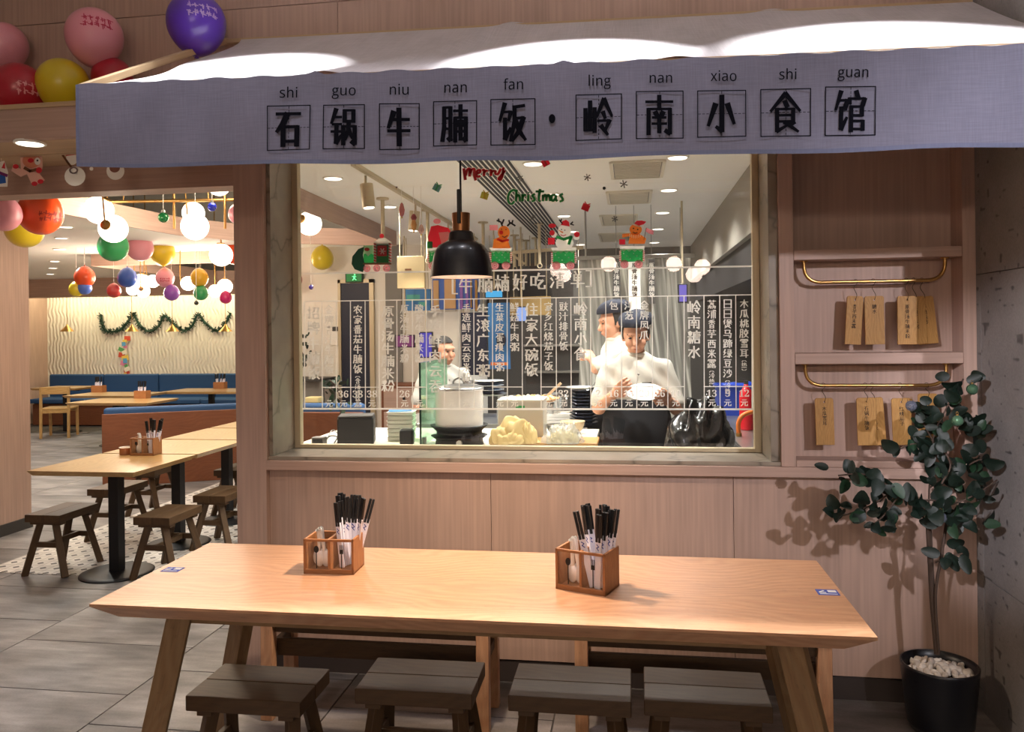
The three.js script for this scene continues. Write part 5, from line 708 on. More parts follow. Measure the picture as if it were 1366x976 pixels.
{ const o = thing('glass_partition', 'green-tinted upright glass partition on the counter', 'partition', V(-1.13, CT, -0.72), 0.0); part(o, 'pane', B(0.01, 0.45, 0.62, 0, 0.225, -0.31), M.greenGlass); part(o, 'edge', B(0.0102, 0.45, 0.004, 0, 0.225, 0.002), std('#0d3026', 0.2)); part(o, 'clamp', [B(0.03, 0.04, 0.03, 0, 0.02, -0.06, 0.003), B(0.03, 0.04, 0.03, 0, 0.02, -0.5, 0.003)], M.steel); }
{
  const { p, s } = S(613, 592); const o = thing('gas_stove', 'round black gas stove under the white pot', 'stove', V(p.x, CT, p.z)); const r = 38 * s;
  part(o, 'body', lathe([[0.001, 0], [r * 0.85, 0], [r * 0.82, 0.03], [r * 0.95, 0.045], [r, 0.05], [r * 0.8, 0.055], [r * 0.8, 0.075], [r * 0.98, 0.1], [r * 1.02, 0.108], [r * 0.92, 0.108], [0.001, 0.075]], 36), M.black); part(o, 'knob', cyl(0.015, 0.015, 0.02, 0, 0, 0, 16).rotateX(Math.PI / 2).translate(0.03, 0.025, r * 0.86), M.steel);
  const q = thing('stock_pot', 'large white cylindrical pot with clouded lid on the gas stove', 'pot', V(p.x, CT + 0.09, p.z)); const R = 32 * s; part(q, 'body', lathe([[0.001, 0], [R * 0.96, 0], [R, 0.01], [R, 0.2], [R * 1.04, 0.205], [R * 1.04, 0.213], [R * 0.97, 0.213], [R * 0.96, 0.02], [0.001, 0.02]], 40), M.ceramic); part(q, 'lid', lathe([[R * 1.05, 0.214], [R * 1.02, 0.225], [R * 0.5, 0.236], [0.03, 0.24], [0.001, 0.24]], 36), M.steel); part(q, 'lid_handle', new THREE.TorusGeometry(0.03, 0.006, 8, 20, Math.PI).translate(0, 0.24, 0), M.steel);
}
// crumpled shapes from a noisy sphere
function crumple(rx, ry, rz, k, f, sd, flatY = true, fold = 0) { const g = new THREE.SphereGeometry(1, 72, 48), p = g.attributes.position; for (let i = 0; i < p.count; i++) { const x = p.getX(i), y = p.getY(i), z = p.getZ(i); const n = vn(x * f + 20 + y * 1.3, z * f + 20 + y * f * 0.7, 512, 512, sd) * 0.75 + 0.4 * Math.abs(vn(x * f * 1.7 + 40, y * f * 1.7 + z * 2 + 40, 512, 512, sd + 3) - 0.5) * 2, m = 1 - k * (1 - n) + fold * Math.sin(x * 9 + z * 5 + n * 7) * (0.4 + Math.abs(y)); p.setXYZ(i, x * m * rx, Math.max(flatY ? -0.02 : -9, y * m) * ry, z * m * rz); } const h = g; h.computeVertexNormals(); return h; }
{
  const { p, s } = S(690, 594); const b = thing('cutting_board', 'wooden cutting board under the towel and bag', 'board', onY(728, 591, CT)); part(b, 'board', B(150 * s * 0.95, 0.02, 0.26, 0, 0.01, 0, 0.004), M.tagWood);
  const o = thing('dish_towel', 'crumpled cream dish towel on the cutting board', 'towel', V(p.x, CT + 0.021, p.z)); part(o, 'cloth', crumple(0.15, 0.15, 0.09, 0.4, 1.8, 101, true, 0.09), std('#dcc48a', 0.95)); part(o, 'fold', [crumple(0.11, 0.09, 0.06, 0.4, 1.8, 111, true, 0.1).translate(-0.05, 0, 0.06), crumple(0.07, 0.13, 0.05, 0.4, 3, 117).translate(0.06, 0.0, 0.03)], std('#dcc48a', 0.95));
  const g = S(752, 595), bg = thing('food_bag', 'clear plastic bag of pale food on the cutting board', 'bag', V(g.p.x, CT + 0.021, g.p.z)); part(bg, 'film', crumple(0.125, 0.12, 0.08, 0.4, 4, 121), M.clearPlastic); part(bg, 'food', crumple(0.095, 0.075, 0.06, 0.4, 4, 131), std('#e0cf9a', 0.8));
  const t = S(694, 588), tb = thing('plastic_tub', 'translucent plastic tub with a green label behind the towel', 'tub', V(t.p.x, CT, t.p.z - 0.1)); const w = 60 * t.s, h = 52 * t.s; part(tb, 'tub', [B(w, h, 0.005, 0, h / 2, 0.08), B(w, h, 0.005, 0, h / 2, -0.12), B(0.005, h, 0.2, w / 2, h / 2, -0.02), B(0.005, h, 0.2, -w / 2, h / 2, -0.02), B(w, 0.005, 0.2, 0, 0.003, -0.02)], phy('#dcdad0', 0.4, { transmission: 0.35 })); part(tb, 'lid', B(w * 1.05, 0.012, 0.22, 0, h + 0.006, -0.02, 0.003), phy('#dcdad0', 0.4, { transmission: 0.3 })); part(tb, 'label', B(0.05, 0.022, 0.002, 0, h * 0.85, 0.084), M.green);
  for (const [px, py, r, m, l, y] of [[742, 585, 0.062, M.steel, 'steel mixing bowl behind the plastic bag', CT], [763, 580, 0.075, std('#dcc6a0', 0.4), 'cream serving bowl behind the plastic bag', CT]]) { const q = onY(px, py, y), bo = thing('mixing_bowl', l, 'bowl', V(q.x, y, q.z - 0.06)); part(bo, 'bowl', lathe([[0.001, 0.002], [r * 0.5, 0.002], [r * 0.8, 0.03], [r, 0.075], [r * 0.97, 0.075], [r * 0.75, 0.034], [r * 0.45, 0.01], [0.001, 0.01]], 32), m); part(bo, 'content', crumple(r * 0.8, 0.03, r * 0.8, 0.4, 4, 140 + px).translate(0, 0.045, 0), std('#e6d690', 0.8)); }
  const tr = onY(762, 563, CT), w2 = thing('white_tray', 'stacked white trays behind the bowls', 'tray', V(tr.x, CT, tr.z)); for (let i = 0; i < 3; i++) part(w2, 'tray', [B(0.3, 0.004, 0.2, 0, 0.004 + i * 0.022, 0), B(0.3, 0.02, 0.004, 0, 0.012 + i * 0.022, 0.1), B(0.3, 0.02, 0.004, 0, 0.012 + i * 0.022, -0.1), B(0.004, 0.02, 0.2, 0.15, 0.012 + i * 0.022, 0), B(0.004, 0.02, 0.2, -0.15, 0.012 + i * 0.022, 0)], M.white);
}
{ // stock pot with tray of food
  const q = onZ(716, 548, -1.9), o = thing('soup_pot', 'steel soup pot carrying a tray of chopped food', 'pot', V(q.x, CT, q.z)); part(o, 'pot', lathe([[0.001, 0], [0.11, 0], [0.115, 0.01], [0.115, 0.12], [0.12, 0.122], [0.108, 0.122], [0.106, 0.01], [0.001, 0.01]], 32), M.steel);
  const t = thing('food_tray', 'flat tan tray of chopped food on the soup pot', 'tray', V(q.x - 0.03, CT + 0.123, q.z)); part(t, 'tray', lathe([[0.001, 0], [0.12, 0], [0.185, 0.03], [0.188, 0.034], [0.18, 0.034], [0.118, 0.006], [0.001, 0.006]], 36), std('#b98a5a', 0.5)); for (let i = 0; i < 40; i++) { const a = i * 2.4, r = 0.15 * Math.sqrt(i / 40), m = part(t, 'morsel', pebbleGeo, i % 3 ? std('#ecdcb4', 0.7) : std('#d8a868', 0.7)); m.position.set(r * Math.cos(a), 0.028 + rnd(0, 0.008), r * Math.sin(a)); m.scale.setScalar(rnd(0.012, 0.02)); m.rotation.set(rnd(0, 3), rnd(0, 3), 0); }
  const l = thing('wooden_paddle', 'pale wooden paddle sticking out of the food tray', 'utensil', V(q.x + 0.03, CT + 0.15, q.z + 0.02)); part(l, 'handle', bar(V(0.03, 0.01, 0), V(0.14, 0.11, 0), 0.018, 0.006, 0.002), M.pale); part(l, 'blade', bar(V(-0.01, -0.015, 0), V(0.04, 0.02, 0), 0.035, 0.006, 0.002), M.pale);
}

for (let i = 0; i < 11; i++) { const q = onZ(779, 541, -1.62), o = thing('dark_bowl', 'dark blue bowl below the reaching arm, ' + nth[i] + ' of its stack', 'bowl', V(q.x, CT + i * 0.0205, q.z), 0, 'stack of dark blue bowls'); part(o, 'bowl', lathe([[0.001, 0], [0.05, 0], [0.055, 0.008], [0.092, 0.028], [0.094, 0.031], [0.088, 0.031], [0.05, 0.012], [0.001, 0.01]], 32), phy('#1a2438', 0.25, { clearcoat: 0.5 })); }
{ const q = onZ(779, 541, -1.62), o = thing('serving_plate', 'white plate on top of the dark bowl stack', 'plate', V(q.x - 0.02, CT + 0.24, q.z)); part(o, 'plate', lathe([[0.001, 0], [0.07, 0], [0.1, 0.01], [0.102, 0.013], [0.07, 0.005], [0.001, 0.005]], 32), M.ceramic); const k = q.clone().add(V(0.06, 0.26, 0)); const f = thing('steel_ladle', 'steel ladle leaning at the dark bowl stack', 'utensil', V(q.x + 0.05, CT + 0.25, q.z)); part(f, 'handle', tube([V(0, 0, 0), V(0.055, 0.075, 0)], 0.004), M.steel); part(f, 'scoop', new THREE.SphereGeometry(0.02, 16, 8, 0, 6.2832, Math.PI / 2, Math.PI / 2), M.steel); }
{ const q = onZ(751, 545, -2.0), o = thing('tap', 'chrome gooseneck tap on the middle counter', 'tap', V(q.x, CT, q.z)); part(o, 'spout', tube([V(0, 0, 0), V(0, 0.14, 0), V(0.02, 0.17, 0.03), V(0.03, 0.15, 0.07), V(0.03, 0.11, 0.08)], 0.009, 30, 10), M.steel); part(o, 'base', cyl(0.022, 0.02, 0.03, 0, 0, 0, 18), M.steel); part(o, 'lever', bar(V(-0.04, 0.05, 0), V(-0.01, 0.04, 0), 0.01, 0.008), M.steel); }
{ const q = onZ(943, 590, -0.85), o = thing('rubbish_bin', 'bin lined with a crumpled black plastic bag', 'bin', V(q.x - 0.04, 0, q.z)); part(o, 'body', lathe([[0.001, 0], [0.13, 0], [0.16, 0.86], [0.152, 0.86], [0.125, 0.01], [0.001, 0.01]], 28), M.darkGrey); part(o, 'bag', crumple(0.2, 0.3, 0.17, 0.3, 2.0, 151, false, 0.05).translate(0.0, 0.9, 0), phy('#08090a', 0.22, { clearcoat: 0.6 })); }
{ // right counter objects
  const e = onZ(996, 572, -1.5), o = thing('fire_extinguisher', 'red fire extinguisher on the steel counter', 'extinguisher', V(Math.max(e.x, 0.63), CT, e.z)); part(o, 'bottle', lathe([[0.001, 0], [0.04, 0], [0.042, 0.01], [0.042, 0.2], [0.035, 0.235], [0.015, 0.26], [0.013, 0.275], [0.001, 0.275]], 28), phy('#d01828', 0.25, { clearcoat: 0.6 })); part(o, 'valve', [B(0.025, 0.025, 0.02, 0, 0.285, 0, 0.003), bar(V(0, 0.3, 0), V(-0.06, 0.315, 0), 0.012, 0.006), bar(V(0, 0.29, 0), V(-0.055, 0.29, 0), 0.012, 0.006)], M.darkGrey);
  const h0 = onZ(976, 566, -1.2), h = thing('gas_hose', 'orange rubber hose bending over the steel counter', 'hose', V(Math.max(h0.x, 0.6), CT, -1.2)); part(h, 'hose', tube([V(0, 0, 0), V(0, 0.08, 0), V(0.02, 0.115, 0), V(0.05, 0.13, -0.01), V(0.1, 0.14, -0.04)], 0.013, 30, 10), std('#e0762a', 0.5)); part(h, 'nut', cyl(0.018, 0.018, 0.02, 0, 0, 0, 6), M.brass);
  const b = onZ(966, 530, -2.4), bn = thing('blue_crate', 'deep blue plastic crate on the far steel counter', 'crate', V(Math.max(b.x + 0.06, 0.78), CT, -2.4)); part(bn, 'box', [B(0.34, 0.2, 0.01, 0, 0.1, 0.12), B(0.34, 0.2, 0.01, 0, 0.1, -0.12), B(0.01, 0.2, 0.24, 0.17, 0.1, 0), B(0.01, 0.2, 0.24, -0.17, 0.1, 0), B(0.34, 0.01, 0.24, 0, 0.005, 0)], std('#16389a', 0.4)); part(bn, 'rim', [B(0.38, 0.02, 0.02, 0, 0.205, 0.13, 0.003), B(0.38, 0.02, 0.02, 0, 0.205, -0.13, 0.003), B(0.02, 0.02, 0.26, 0.18, 0.205, 0, 0.003), B(0.02, 0.02, 0.26, -0.18, 0.205, 0, 0.003)], std('#16389a', 0.4)); part(bn, 'lid_sheet', crumple(0.18, 0.05, 0.12, 0.3, 3, 161).translate(0, 0.19, 0), std('#1a3fae', 0.35));
  [[1014, 575, -0.95, 0.14, 0.28, 'steel dispenser nearest the window on the steel counter'], [1012, 545, -1.9, 0.2, 0.3, 'steel appliance farther along the steel counter']].forEach(([px, py, z, w, hh, l]) => { const q = onZ(px, py, z), a = thing('steel_appliance', l, 'appliance', V(Math.max(q.x + 0.08, 0.7), CT, z)); part(a, 'body', B(w, hh, 0.2, 0, hh / 2, 0, 0.008), M.steel); part(a, 'panel', B(w * 0.7, hh * 0.3, 0.004, 0, hh * 0.7, 0.101, 0.001), M.dark); part(a, 'label', B(w * 0.4, hh * 0.16, 0.004, 0, hh * 0.35, 0.101, 0.001), M.white); part(a, 'handle', tube([V(-w * 0.6, hh * 0.5, 0.1), V(-w * 0.6, hh * 0.5, 0.16), V(-w * 0.2, hh * 0.5, 0.17)], 0.007, 10), M.steel); part(a, 'foot', [B(0.02, 0.012, 0.02, w * 0.4, -0.001, 0.08), B(0.02, 0.012, 0.02, -w * 0.4, -0.001, 0.08)], M.black); });
  const sh = thing('wall_rack', 'dark steel wall rack above the steel counter', 'rack', V(1.3, 1.42, -1.6)); part(sh, 'board', B(0.38, 0.02, 2.4, 0, 0, 0, 0.002), M.darkGrey); part(sh, 'bracket', [B(0.36, 0.1, 0.02, 0, -0.05, 1.0), B(0.36, 0.1, 0.02, 0, -0.05, -1.0)], M.darkGrey);
  for (const [z, c, l] of [[-0.75, '#a8452e', 'brick red carton on the wall rack'], [-1.2, '#777a80', 'grey carton on the wall rack'], [-1.7, '#b0542e', 'orange carton farther along the wall rack']]) { const k = thing('carton', l, 'carton', V(1.26, 1.43, z)); part(k, 'box', B(0.26, 0.16, 0.24, 0, 0.08, 0, 0.004), std(c, 0.7)); part(k, 'flap', B(0.26, 0.003, 0.12, 0, 0.1615, 0.06), std(c, 0.8)); }
}
// plastic strip curtain behind the chefs
{ const o = thing('strip_curtain', 'translucent grey plastic strip curtain behind the chefs', 'curtain', V(0, 0, -2.95)); const mt = phy('#d6d4ce', 0.4, { map: curtainTex, transmission: 0.3, thickness: 0 }); part(o, 'rail', B(0.95, 0.03, 0.04, 0.03, 2.12, 0, 0.003), M.steel); for (const x of [-0.35, 0.4]) part(o, 'hanger', cyl(0.008, 0.008, HC - 2.13, x, 2.13, 0, 8), M.steel); for (let i = 0; i < 5; i++) { const g = new THREE.PlaneGeometry(0.2, 2.05, 8, 20), p = g.attributes.position, uv = g.attributes.uv; for (let k = 0; k < p.count; k++) { const x = p.getX(k), y = p.getY(k); p.setXYZ(k, x + 0.02 * Math.sin(y * 2 + i), y, 0.015 * Math.sin(x * 16 + i) + 0.02 * Math.sin(y * 3 + i * 2)); uv.setXY(k, uv.getX(k) * 0.3 + i * 0.3 + uv.getY(k) * 0.25, uv.getY(k)); } g.computeVertexNormals(); part(o, 'strip', g.translate(-0.32 + i * 0.175, 1.08, (i % 2) * 0.012), mt); } }
// vertical menu boards hung behind the chefs
[[822, 345, 413, 10, 'narrow dark menu strip left of the lit white one'], [846, 345, 416, 16, 'lit white vertical menu strip with dark characters behind the chefs'], [869, 345, 405, 9, 'narrow dark menu strip right of the lit white one']].forEach(([px, y0, y1, w, l], i) => { const a = onZ(px, y0, -2.75), b = onZ(px, y1, -2.75), s = mm(a), o = thing('menu_strip', l, 'sign', V(a.x, b.y, -2.75)); const H = a.y - b.y; part(o, 'board', B(w * s, H, 0.008, 0, H / 2, 0, 0.002), i === 1 ? M.white : M.darkGrey); const t = []; [...'原骨汤牛腩饭'].forEach((c, k) => glyphTris(c, -0.02, 0.03 + k * 0.045, 0.04, 0.04, 0.006, 0.004, t)); part(o, 'lettering', print(t, (x, y) => V(x, H - y, 0.0055)), i === 1 ? M.darkText : M.vinyl); part(o, 'wire', tube([V(0, H, 0), V(0, HC - b.y, 0)], 0.002, 1, 5), M.grey); });
// things hung and set along the back of the kitchen
function hungPanel(name, label, cat, x0, y0, x1, y1, z, mat, more) { const a = onZ(x0, y0, z), b = onZ(x1, y1, z), o = thing(name, label, cat, V((a.x + b.x) / 2, (a.y + b.y) / 2, z)), w = b.x - a.x, h = a.y - b.y; part(o, 'panel', B(w, h, 0.02, 0, 0, 0, 0.003), mat); part(o, 'hanger', [tube([V(-w * 0.4, h / 2, 0), V(-w * 0.4, HC - o.position.y, 0)], 0.004, 1, 6), tube([V(w * 0.4, h / 2, 0), V(w * 0.4, HC - o.position.y, 0)], 0.004, 1, 6)], M.frameMetal); if (more) more(o, w, h); return o; }
hungPanel('canvas_banner', 'cream canvas banner hung beneath the kitchen ceiling', 'banner', 530, 342, 567, 384, -2.4, std('#cdb98e', 0.9), (o) => part(o, 'smudge', B(0.05, 0.012, 0.002, -0.02, 0.02, 0.011), M.boothWood));
hungPanel('blue_banner', 'blue picture banner right of the cream canvas banner', 'banner', 539, 386, 575, 414, -4.4, std('#3478b4', 0.6), (o, w, h) => part(o, 'stripe', [B(w * 0.5, h * 0.3, 0.004, -w * 0.15, h * 0.1, 0.011), B(w * 0.3, h * 0.2, 0.004, w * 0.2, -h * 0.2, 0.011)], std('#4ca49a', 0.6)));
hungPanel('blue_banner', 'blue banner with tan boards under the pendant lamp', 'banner', 577, 372, 640, 412, -4.2, std('#3a62b8', 0.6), (o, w, h) => { part(o, 'board', [B(w * 0.24, h * 0.95, 0.01, -w * 0.12, 0, 0.014, 0.002), B(w * 0.12, h * 0.9, 0.01, -w * 0.42, 0, 0.014, 0.002)], std('#c8a070', 0.7)); part(o, 'stripe', [B(w * 0.06, h, 0.01, w * 0.12, 0, 0.014), B(w * 0.05, h, 0.01, w * 0.24, 0, 0.014)], std('#8a5ab0', 0.6)); part(o, 'lit_tube', [B(w * 0.05, h, 0.02, w * 0.44, -0.02, 0.02), B(w * 0.03, h * 0.9, 0.02, w * 0.33, 0, 0.02)], M.brass); });
hungPanel('splash_board', 'white splash board behind the dark-haired worker', 'board', 566, 416, 614, 500, -4.6, M.white);
hungPanel('navy_banner', 'dark navy banner right of the white splash board', 'banner', 615, 417, 650, 500, -4.5, M.navy);
hungPanel('blue_poster', 'bright blue poster with a dark round emblem', 'poster', 651, 404, 681, 492, -4.4, std('#2f6fae', 0.6), (o, w, h) => { part(o, 'emblem', rot(cyl(w * 0.22, w * 0.22, 0.004, 0, 0, 0, 24), Math.PI / 2).scale(1, 1.5, 1).translate(0.02, -h * 0.06, 0.01), M.navy); part(o, 'caption', B(w * 0.8, 0.03, 0.004, 0, -h * 0.42, 0.011), std('#e0793a', 0.6)); });
hungPanel('wooden_board', 'tan wooden board with hooks behind the menu title', 'board', 680, 396, 735, 420, -4.0, std('#a88c54', 0.6));
hungPanel('backdrop_board', 'dark board behind the right half of the menu title', 'panel', 690, 355, 765, 396, -4.3, M.dark);
hungPanel('backdrop_board', 'dark tiled board behind the rice bowl dishes', 'panel', 700, 421, 782, 520, -4.5, std('#3a3836', 0.5), (o, w, h) => part(o, 'shelf', [B(w, 0.02, 0.1, 0, h * 0.1, 0.06), B(w, 0.02, 0.1, 0, -h * 0.25, 0.06)], M.steel));
function screen(label, x0, y0, x1, y1, z, col, k) { const a = onZ(x0, y0, z), b = onZ(x1, y1, z), w = b.x - a.x, h = a.y - b.y, o = thing('display_screen', label, 'screen', V((a.x + b.x) / 2, (a.y + b.y) / 2, z)); part(o, 'casing', B(w + 0.02, h + 0.02, 0.03, 0, 0, -0.018, 0.004), M.black); part(o, 'screen_face', B(w, h, 0.004, 0, 0, 0), glow(col, k * 0.6, '#101014')); part(o, 'arm', tube([V(0, h / 2, -0.02), V(0, HC - o.position.y, -0.02)], 0.008, 1, 8), M.frameMetal); const l = new THREE.RectAreaLight(col, k * 0.5, w, h); l.position.set(0, 0, 0.01); l.lookAt(0, 0, 5); o.add(l); }
screen('glowing cyan order screen behind the menu title', 648, 388, 670, 396, -3.9, '#4ab8f0', 1.6); screen('glowing pale blue order screen behind the rice dishes', 689, 410, 702, 428, -3.8, '#9ab8f8', 1.6); screen('glowing blue-violet order screen behind the noodle dishes', 560, 444, 576, 476, -4.1, '#5a50e8', 0.9); screen('small pink-violet lit sign behind the noodle dishes', 528, 448, 552, 462, -4.2, '#b03a90', 0.7); screen('narrow rainbow coloured sign right of the chefs', 906, 380, 916, 402, -2.6, '#7a6ae8', 1.2);
// clutter on the middle counter
[[600, 535, 0.2, 0.16, 'grey blender-like machine behind the stock pot', M.grey], [626, 535, 0.1, 0.22, 'dark steel cylinder warmer behind the stock pot', M.darkGrey], [686, 535, 0.16, 0.12, 'steel boxy warmer behind the food tray', M.steel]].forEach(([px, py, w, h, l, m]) => { const q = onZ(px, py, -2.15), o = thing('kitchen_machine', l, 'appliance', V(q.x, CT, -2.15)); part(o, 'base', B(w, h * 0.6, 0.2, 0, h * 0.3, 0, 0.01), m); part(o, 'top', cyl(w * 0.32, w * 0.36, h * 0.5, 0, h * 0.6, 0, 20), M.clearPlastic); part(o, 'lid', cyl(w * 0.37, w * 0.34, 0.02, 0, h * 1.1, 0, 20), M.steel); part(o, 'dial', rot(cyl(0.02, 0.02, 0.02, 0, 0, 0, 16), Math.PI / 2).translate(0, h * 0.3, 0.1), M.black); });
for (let i = 0; i < 6; i++) { const q = onZ(652, 505, -2.25), o = thing('striped_plate', 'dinner plate behind the stock pot, ' + (i === 5 ? 'topmost' : nth[i]) + ' of its stack', 'plate', V(q.x, CT + 0.16 + i * 0.016, -2.25), 0, 'stack of dark rimmed plates'); part(o, 'plate', lathe([[0.001, 0], [0.06, 0], [0.11, 0.012], [0.112, 0.015], [0.06, 0.006], [0.001, 0.006]], 28), i % 2 ? M.ceramic : M.navy); }
{ const q = onZ(652, 505, -2.25), o = thing('plate_riser', 'steel riser under the dark rimmed plates', 'stand', V(q.x, CT, -2.25)); part(o, 'shelf', B(0.24, 0.01, 0.22, 0, 0.154, 0), M.steel); part(o, 'leg', [[-1, -1], [1, -1], [-1, 1], [1, 1]].map(([a, b]) => B(0.012, 0.15, 0.012, a * 0.11, 0.075, b * 0.1)), M.steel); }
[[672, 541, 0.05], [688, 541, 0.05], [735, 541, 0.06], [742, 538, 0.045]].forEach(([px, py, r], i) => { const q = onZ(px, py, -1.95 - i * 0.12), o = thing('glass_jar', 'steel-lidded glass jar on the middle counter', 'jar', V(q.x, CT, q.z), 0, 'glass jars on the middle counter'); part(o, 'jar', lathe([[0.001, 0], [r * 0.9, 0], [r, 0.01], [r, 0.11], [r * 0.8, 0.13], [r * 0.8, 0.14], [r * 0.75, 0.14], [r * 0.9, 0.1], [r * 0.9, 0.01], [0.001, 0.008]], 20), M.clearPlastic); part(o, 'lid', cyl(r * 0.85, r * 0.85, 0.02, 0, 0.14, 0, 20), M.steel); });
// left side beyond the counter
{ const q = V(-2.25, 0, -1.9), o = booth('booth_bench', 'brown panelled booth end with blue seat seen through the window', V(-2.62, 0, -2.05), V(-1.92, 0, -2.05), 1.03, 0.45, -1);
  const st = onZ(419, 529, -3.3), y = thing('bar_stool', 'pale yellow bar stool behind the booth end seen through the window', 'stool', V(st.x, 0, -3.3)); part(y, 'seat', B(0.13, 0.05, 0.13, 0, st.y - 0.025, 0, 0.01), std('#d8c890', 0.6)); for (const [a, b] of [[-1, -1], [1, -1], [-1, 1], [1, 1]]) part(y, 'leg', bar(V(a * 0.045, st.y - 0.05, b * 0.045), V(a * 0.08, 0, b * 0.08), 0.02, 0.02), M.lightOak);
  const dk = thing('side_desk', 'grey side desk against the white wall', 'desk', V(-3.45, 0, -4.7)); part(dk, 'top', B(0.5, 0.03, 0.4, 0, 1.05, 0, 0.003), M.darkGrey); part(dk, 'panel', B(0.44, 0.75, 0.02, 0, 0.66, 0.1, 0.002), M.grey); part(dk, 'leg', [B(0.04, 1.04, 0.04, -0.22, 0.52, 0.16), B(0.04, 1.04, 0.04, 0.22, 0.52, 0.16), B(0.04, 1.04, 0.04, 0.22, 0.52, -0.16), B(0.04, 1.04, 0.04, -0.22, 0.52, -0.16)], M.grey);
  const ct = thing('drawer_cabinet', 'low wooden drawer cabinet right of the navy door', 'cabinet', V(-2.32, 0, -4.7)); part(ct, 'body', B(0.5, 1.0, 0.4, 0, 0.5, 0, 0.004, 'x'), M.boothWood); part(ct, 'drawer', [B(0.44, 0.2, 0.02, 0, 0.86, 0.205, 0.003, 'x')], M.veneer); part(ct, 'drawer', B(0.44, 0.2, 0.02, 0, 0.62, 0.205, 0.003, 'x'), M.veneer); part(ct, 'knob', [ball(0.015, 0, 0.86, 0.225, 12), ball(0.015, 0, 0.62, 0.225, 12)], M.black);
  const sw = onZ(446, 447, -4.98), sp = thing('wall_switch', 'white switch plate with dark reader left of the navy door', 'switch', sw); part(sp, 'plate', B(0.08, 0.16, 0.015, 0, -0.03, 0, 0.003), M.white); part(sp, 'reader', B(0.06, 0.05, 0.02, 0.01, 0.07, 0, 0.003), M.darkGrey);
  const ex = onZ(472, 370, -4.93), es = thing('exit_sign', 'green glowing running-figure exit sign above the navy door', 'sign', ex); part(es, 'casing', B(0.2, 0.11, 0.04, 0, 0, -0.022, 0.004), M.darkGreen); part(es, 'face', B(0.17, 0.085, 0.003, 0, 0, 0), glow('#0a9a40', 0.5, '#083018')); part(es, 'pictogram', [B(0.02, 0.035, 0.003, 0.005, 0.0, 0.003), ball(0.009, 0.012, 0.03, 0.003, 10), bar(V(-0.015, -0.03, 0.003), V(0.002, -0.012, 0.003), 0.01, 0.003), bar(V(0.03, -0.028, 0.003), V(0.006, -0.012, 0.003), 0.01, 0.003), bar(V(-0.02, 0.012, 0.003), V(0.03, 0.008, 0.003), 0.008, 0.003)], glow('#60ffa0', 1.2, '#88ccaa'));
  function shrub(label, base, pts, n, sz, potH) { const t = thing('potted_plant', label, 'plant', base); part(t, 'pot', lathe([[0.001, 0], [0.07, 0], [0.09, potH], [0.08, potH], [0.001, potH * 0.85]], 20), M.darkGrey); const st2 = pts.map((p) => p.clone().sub(base)); part(t, 'stem', tube([V(0, potH * 0.8, 0), ...st2], 0.006, 14, 5), M.bark); const c = new THREE.CatmullRomCurve3([V(0, potH, 0), ...st2]); const g = new THREE.CircleGeometry(1, 8).scale(0.5, 1, 1); for (let i = 0; i < n; i++) { const m = part(t, 'leaf', g, i % 3 ? M.leafLight : M.leaf); m.position.copy(c.getPoint(0.3 + 0.7 * i / n)).add(V(rnd(-sz, sz) * 2.2, rnd(-sz, sz), rnd(-sz, sz) * 1.5)); m.scale.setScalar(rnd(sz * 0.5, sz)); m.rotation.set(rnd(-1, 1), rnd(-1, 1), rnd(0, 6)); } }
  shrub('tall leafy plant on the grey desk against the white wall', V(-3.6, 1.065, -4.62), [onZ(397, 480, -4.62), onZ(398, 445, -4.62)], 34, 0.055, 0.12);
  { const b = onZ(452, 566, -1.72); shrub('small leafy plant in front of the navy door beyond the counter', V(b.x, 0.0, -1.72), [V(b.x, 0.9, -1.72), onZ(455, 540, -1.72), onZ(448, 512, -1.72), onZ(440, 507, -1.72)], 30, 0.035, 0.5); }
}
// ceiling fittings of the kitchen
[[-1.1, -1.59], [-2.08, -2.6], [-3.22, -3.84], [-4.5, -5.2]].forEach(([z0, z1], i) => { const o = thing('air_grille', 'rectangular slatted air grille in the kitchen ceiling', 'grille', V([0.05, 0.0, -0.09, -0.15][i], HC - 0.006, (z0 + z1) / 2), 0, 'air grilles in the kitchen ceiling'); const L = z0 - z1, w = 0.3; part(o, 'frame', [B(w, 0.012, 0.02, 0, 0, L / 2), B(w, 0.012, 0.02, 0, 0, -L / 2), B(0.02, 0.012, L, w / 2, 0, 0), B(0.02, 0.012, L, -w / 2, 0, 0)], M.offWhite); part(o, 'backing', B(w, 0.003, L, 0, 0.004, 0), M.grey); const n = Math.round(L / 0.045); const g = B(w - 0.03, 0.006, 0.016, 0, 0, 0); for (let k = 1; k < n; k++) { const m = part(o, 'slat', g, M.offWhite); m.position.set(0, -0.002, -L / 2 + L * k / n); } });
{ const o = thing('linear_diffuser', 'long ceiling air diffuser of dark parallel slots', 'diffuser', V(-0.8, HC - 0.006, -3.1)); part(o, 'backing', B(0.3, 0.003, 4.5, 0, 0.004, 0), M.white); const g = B(0.014, 0.008, 4.5, 0, 0, 0); for (let k = 0; k < 10; k++) { const m = part(o, 'slot', g, M.dark); m.position.set(-0.135 + k * 0.03, 0, 0); } }
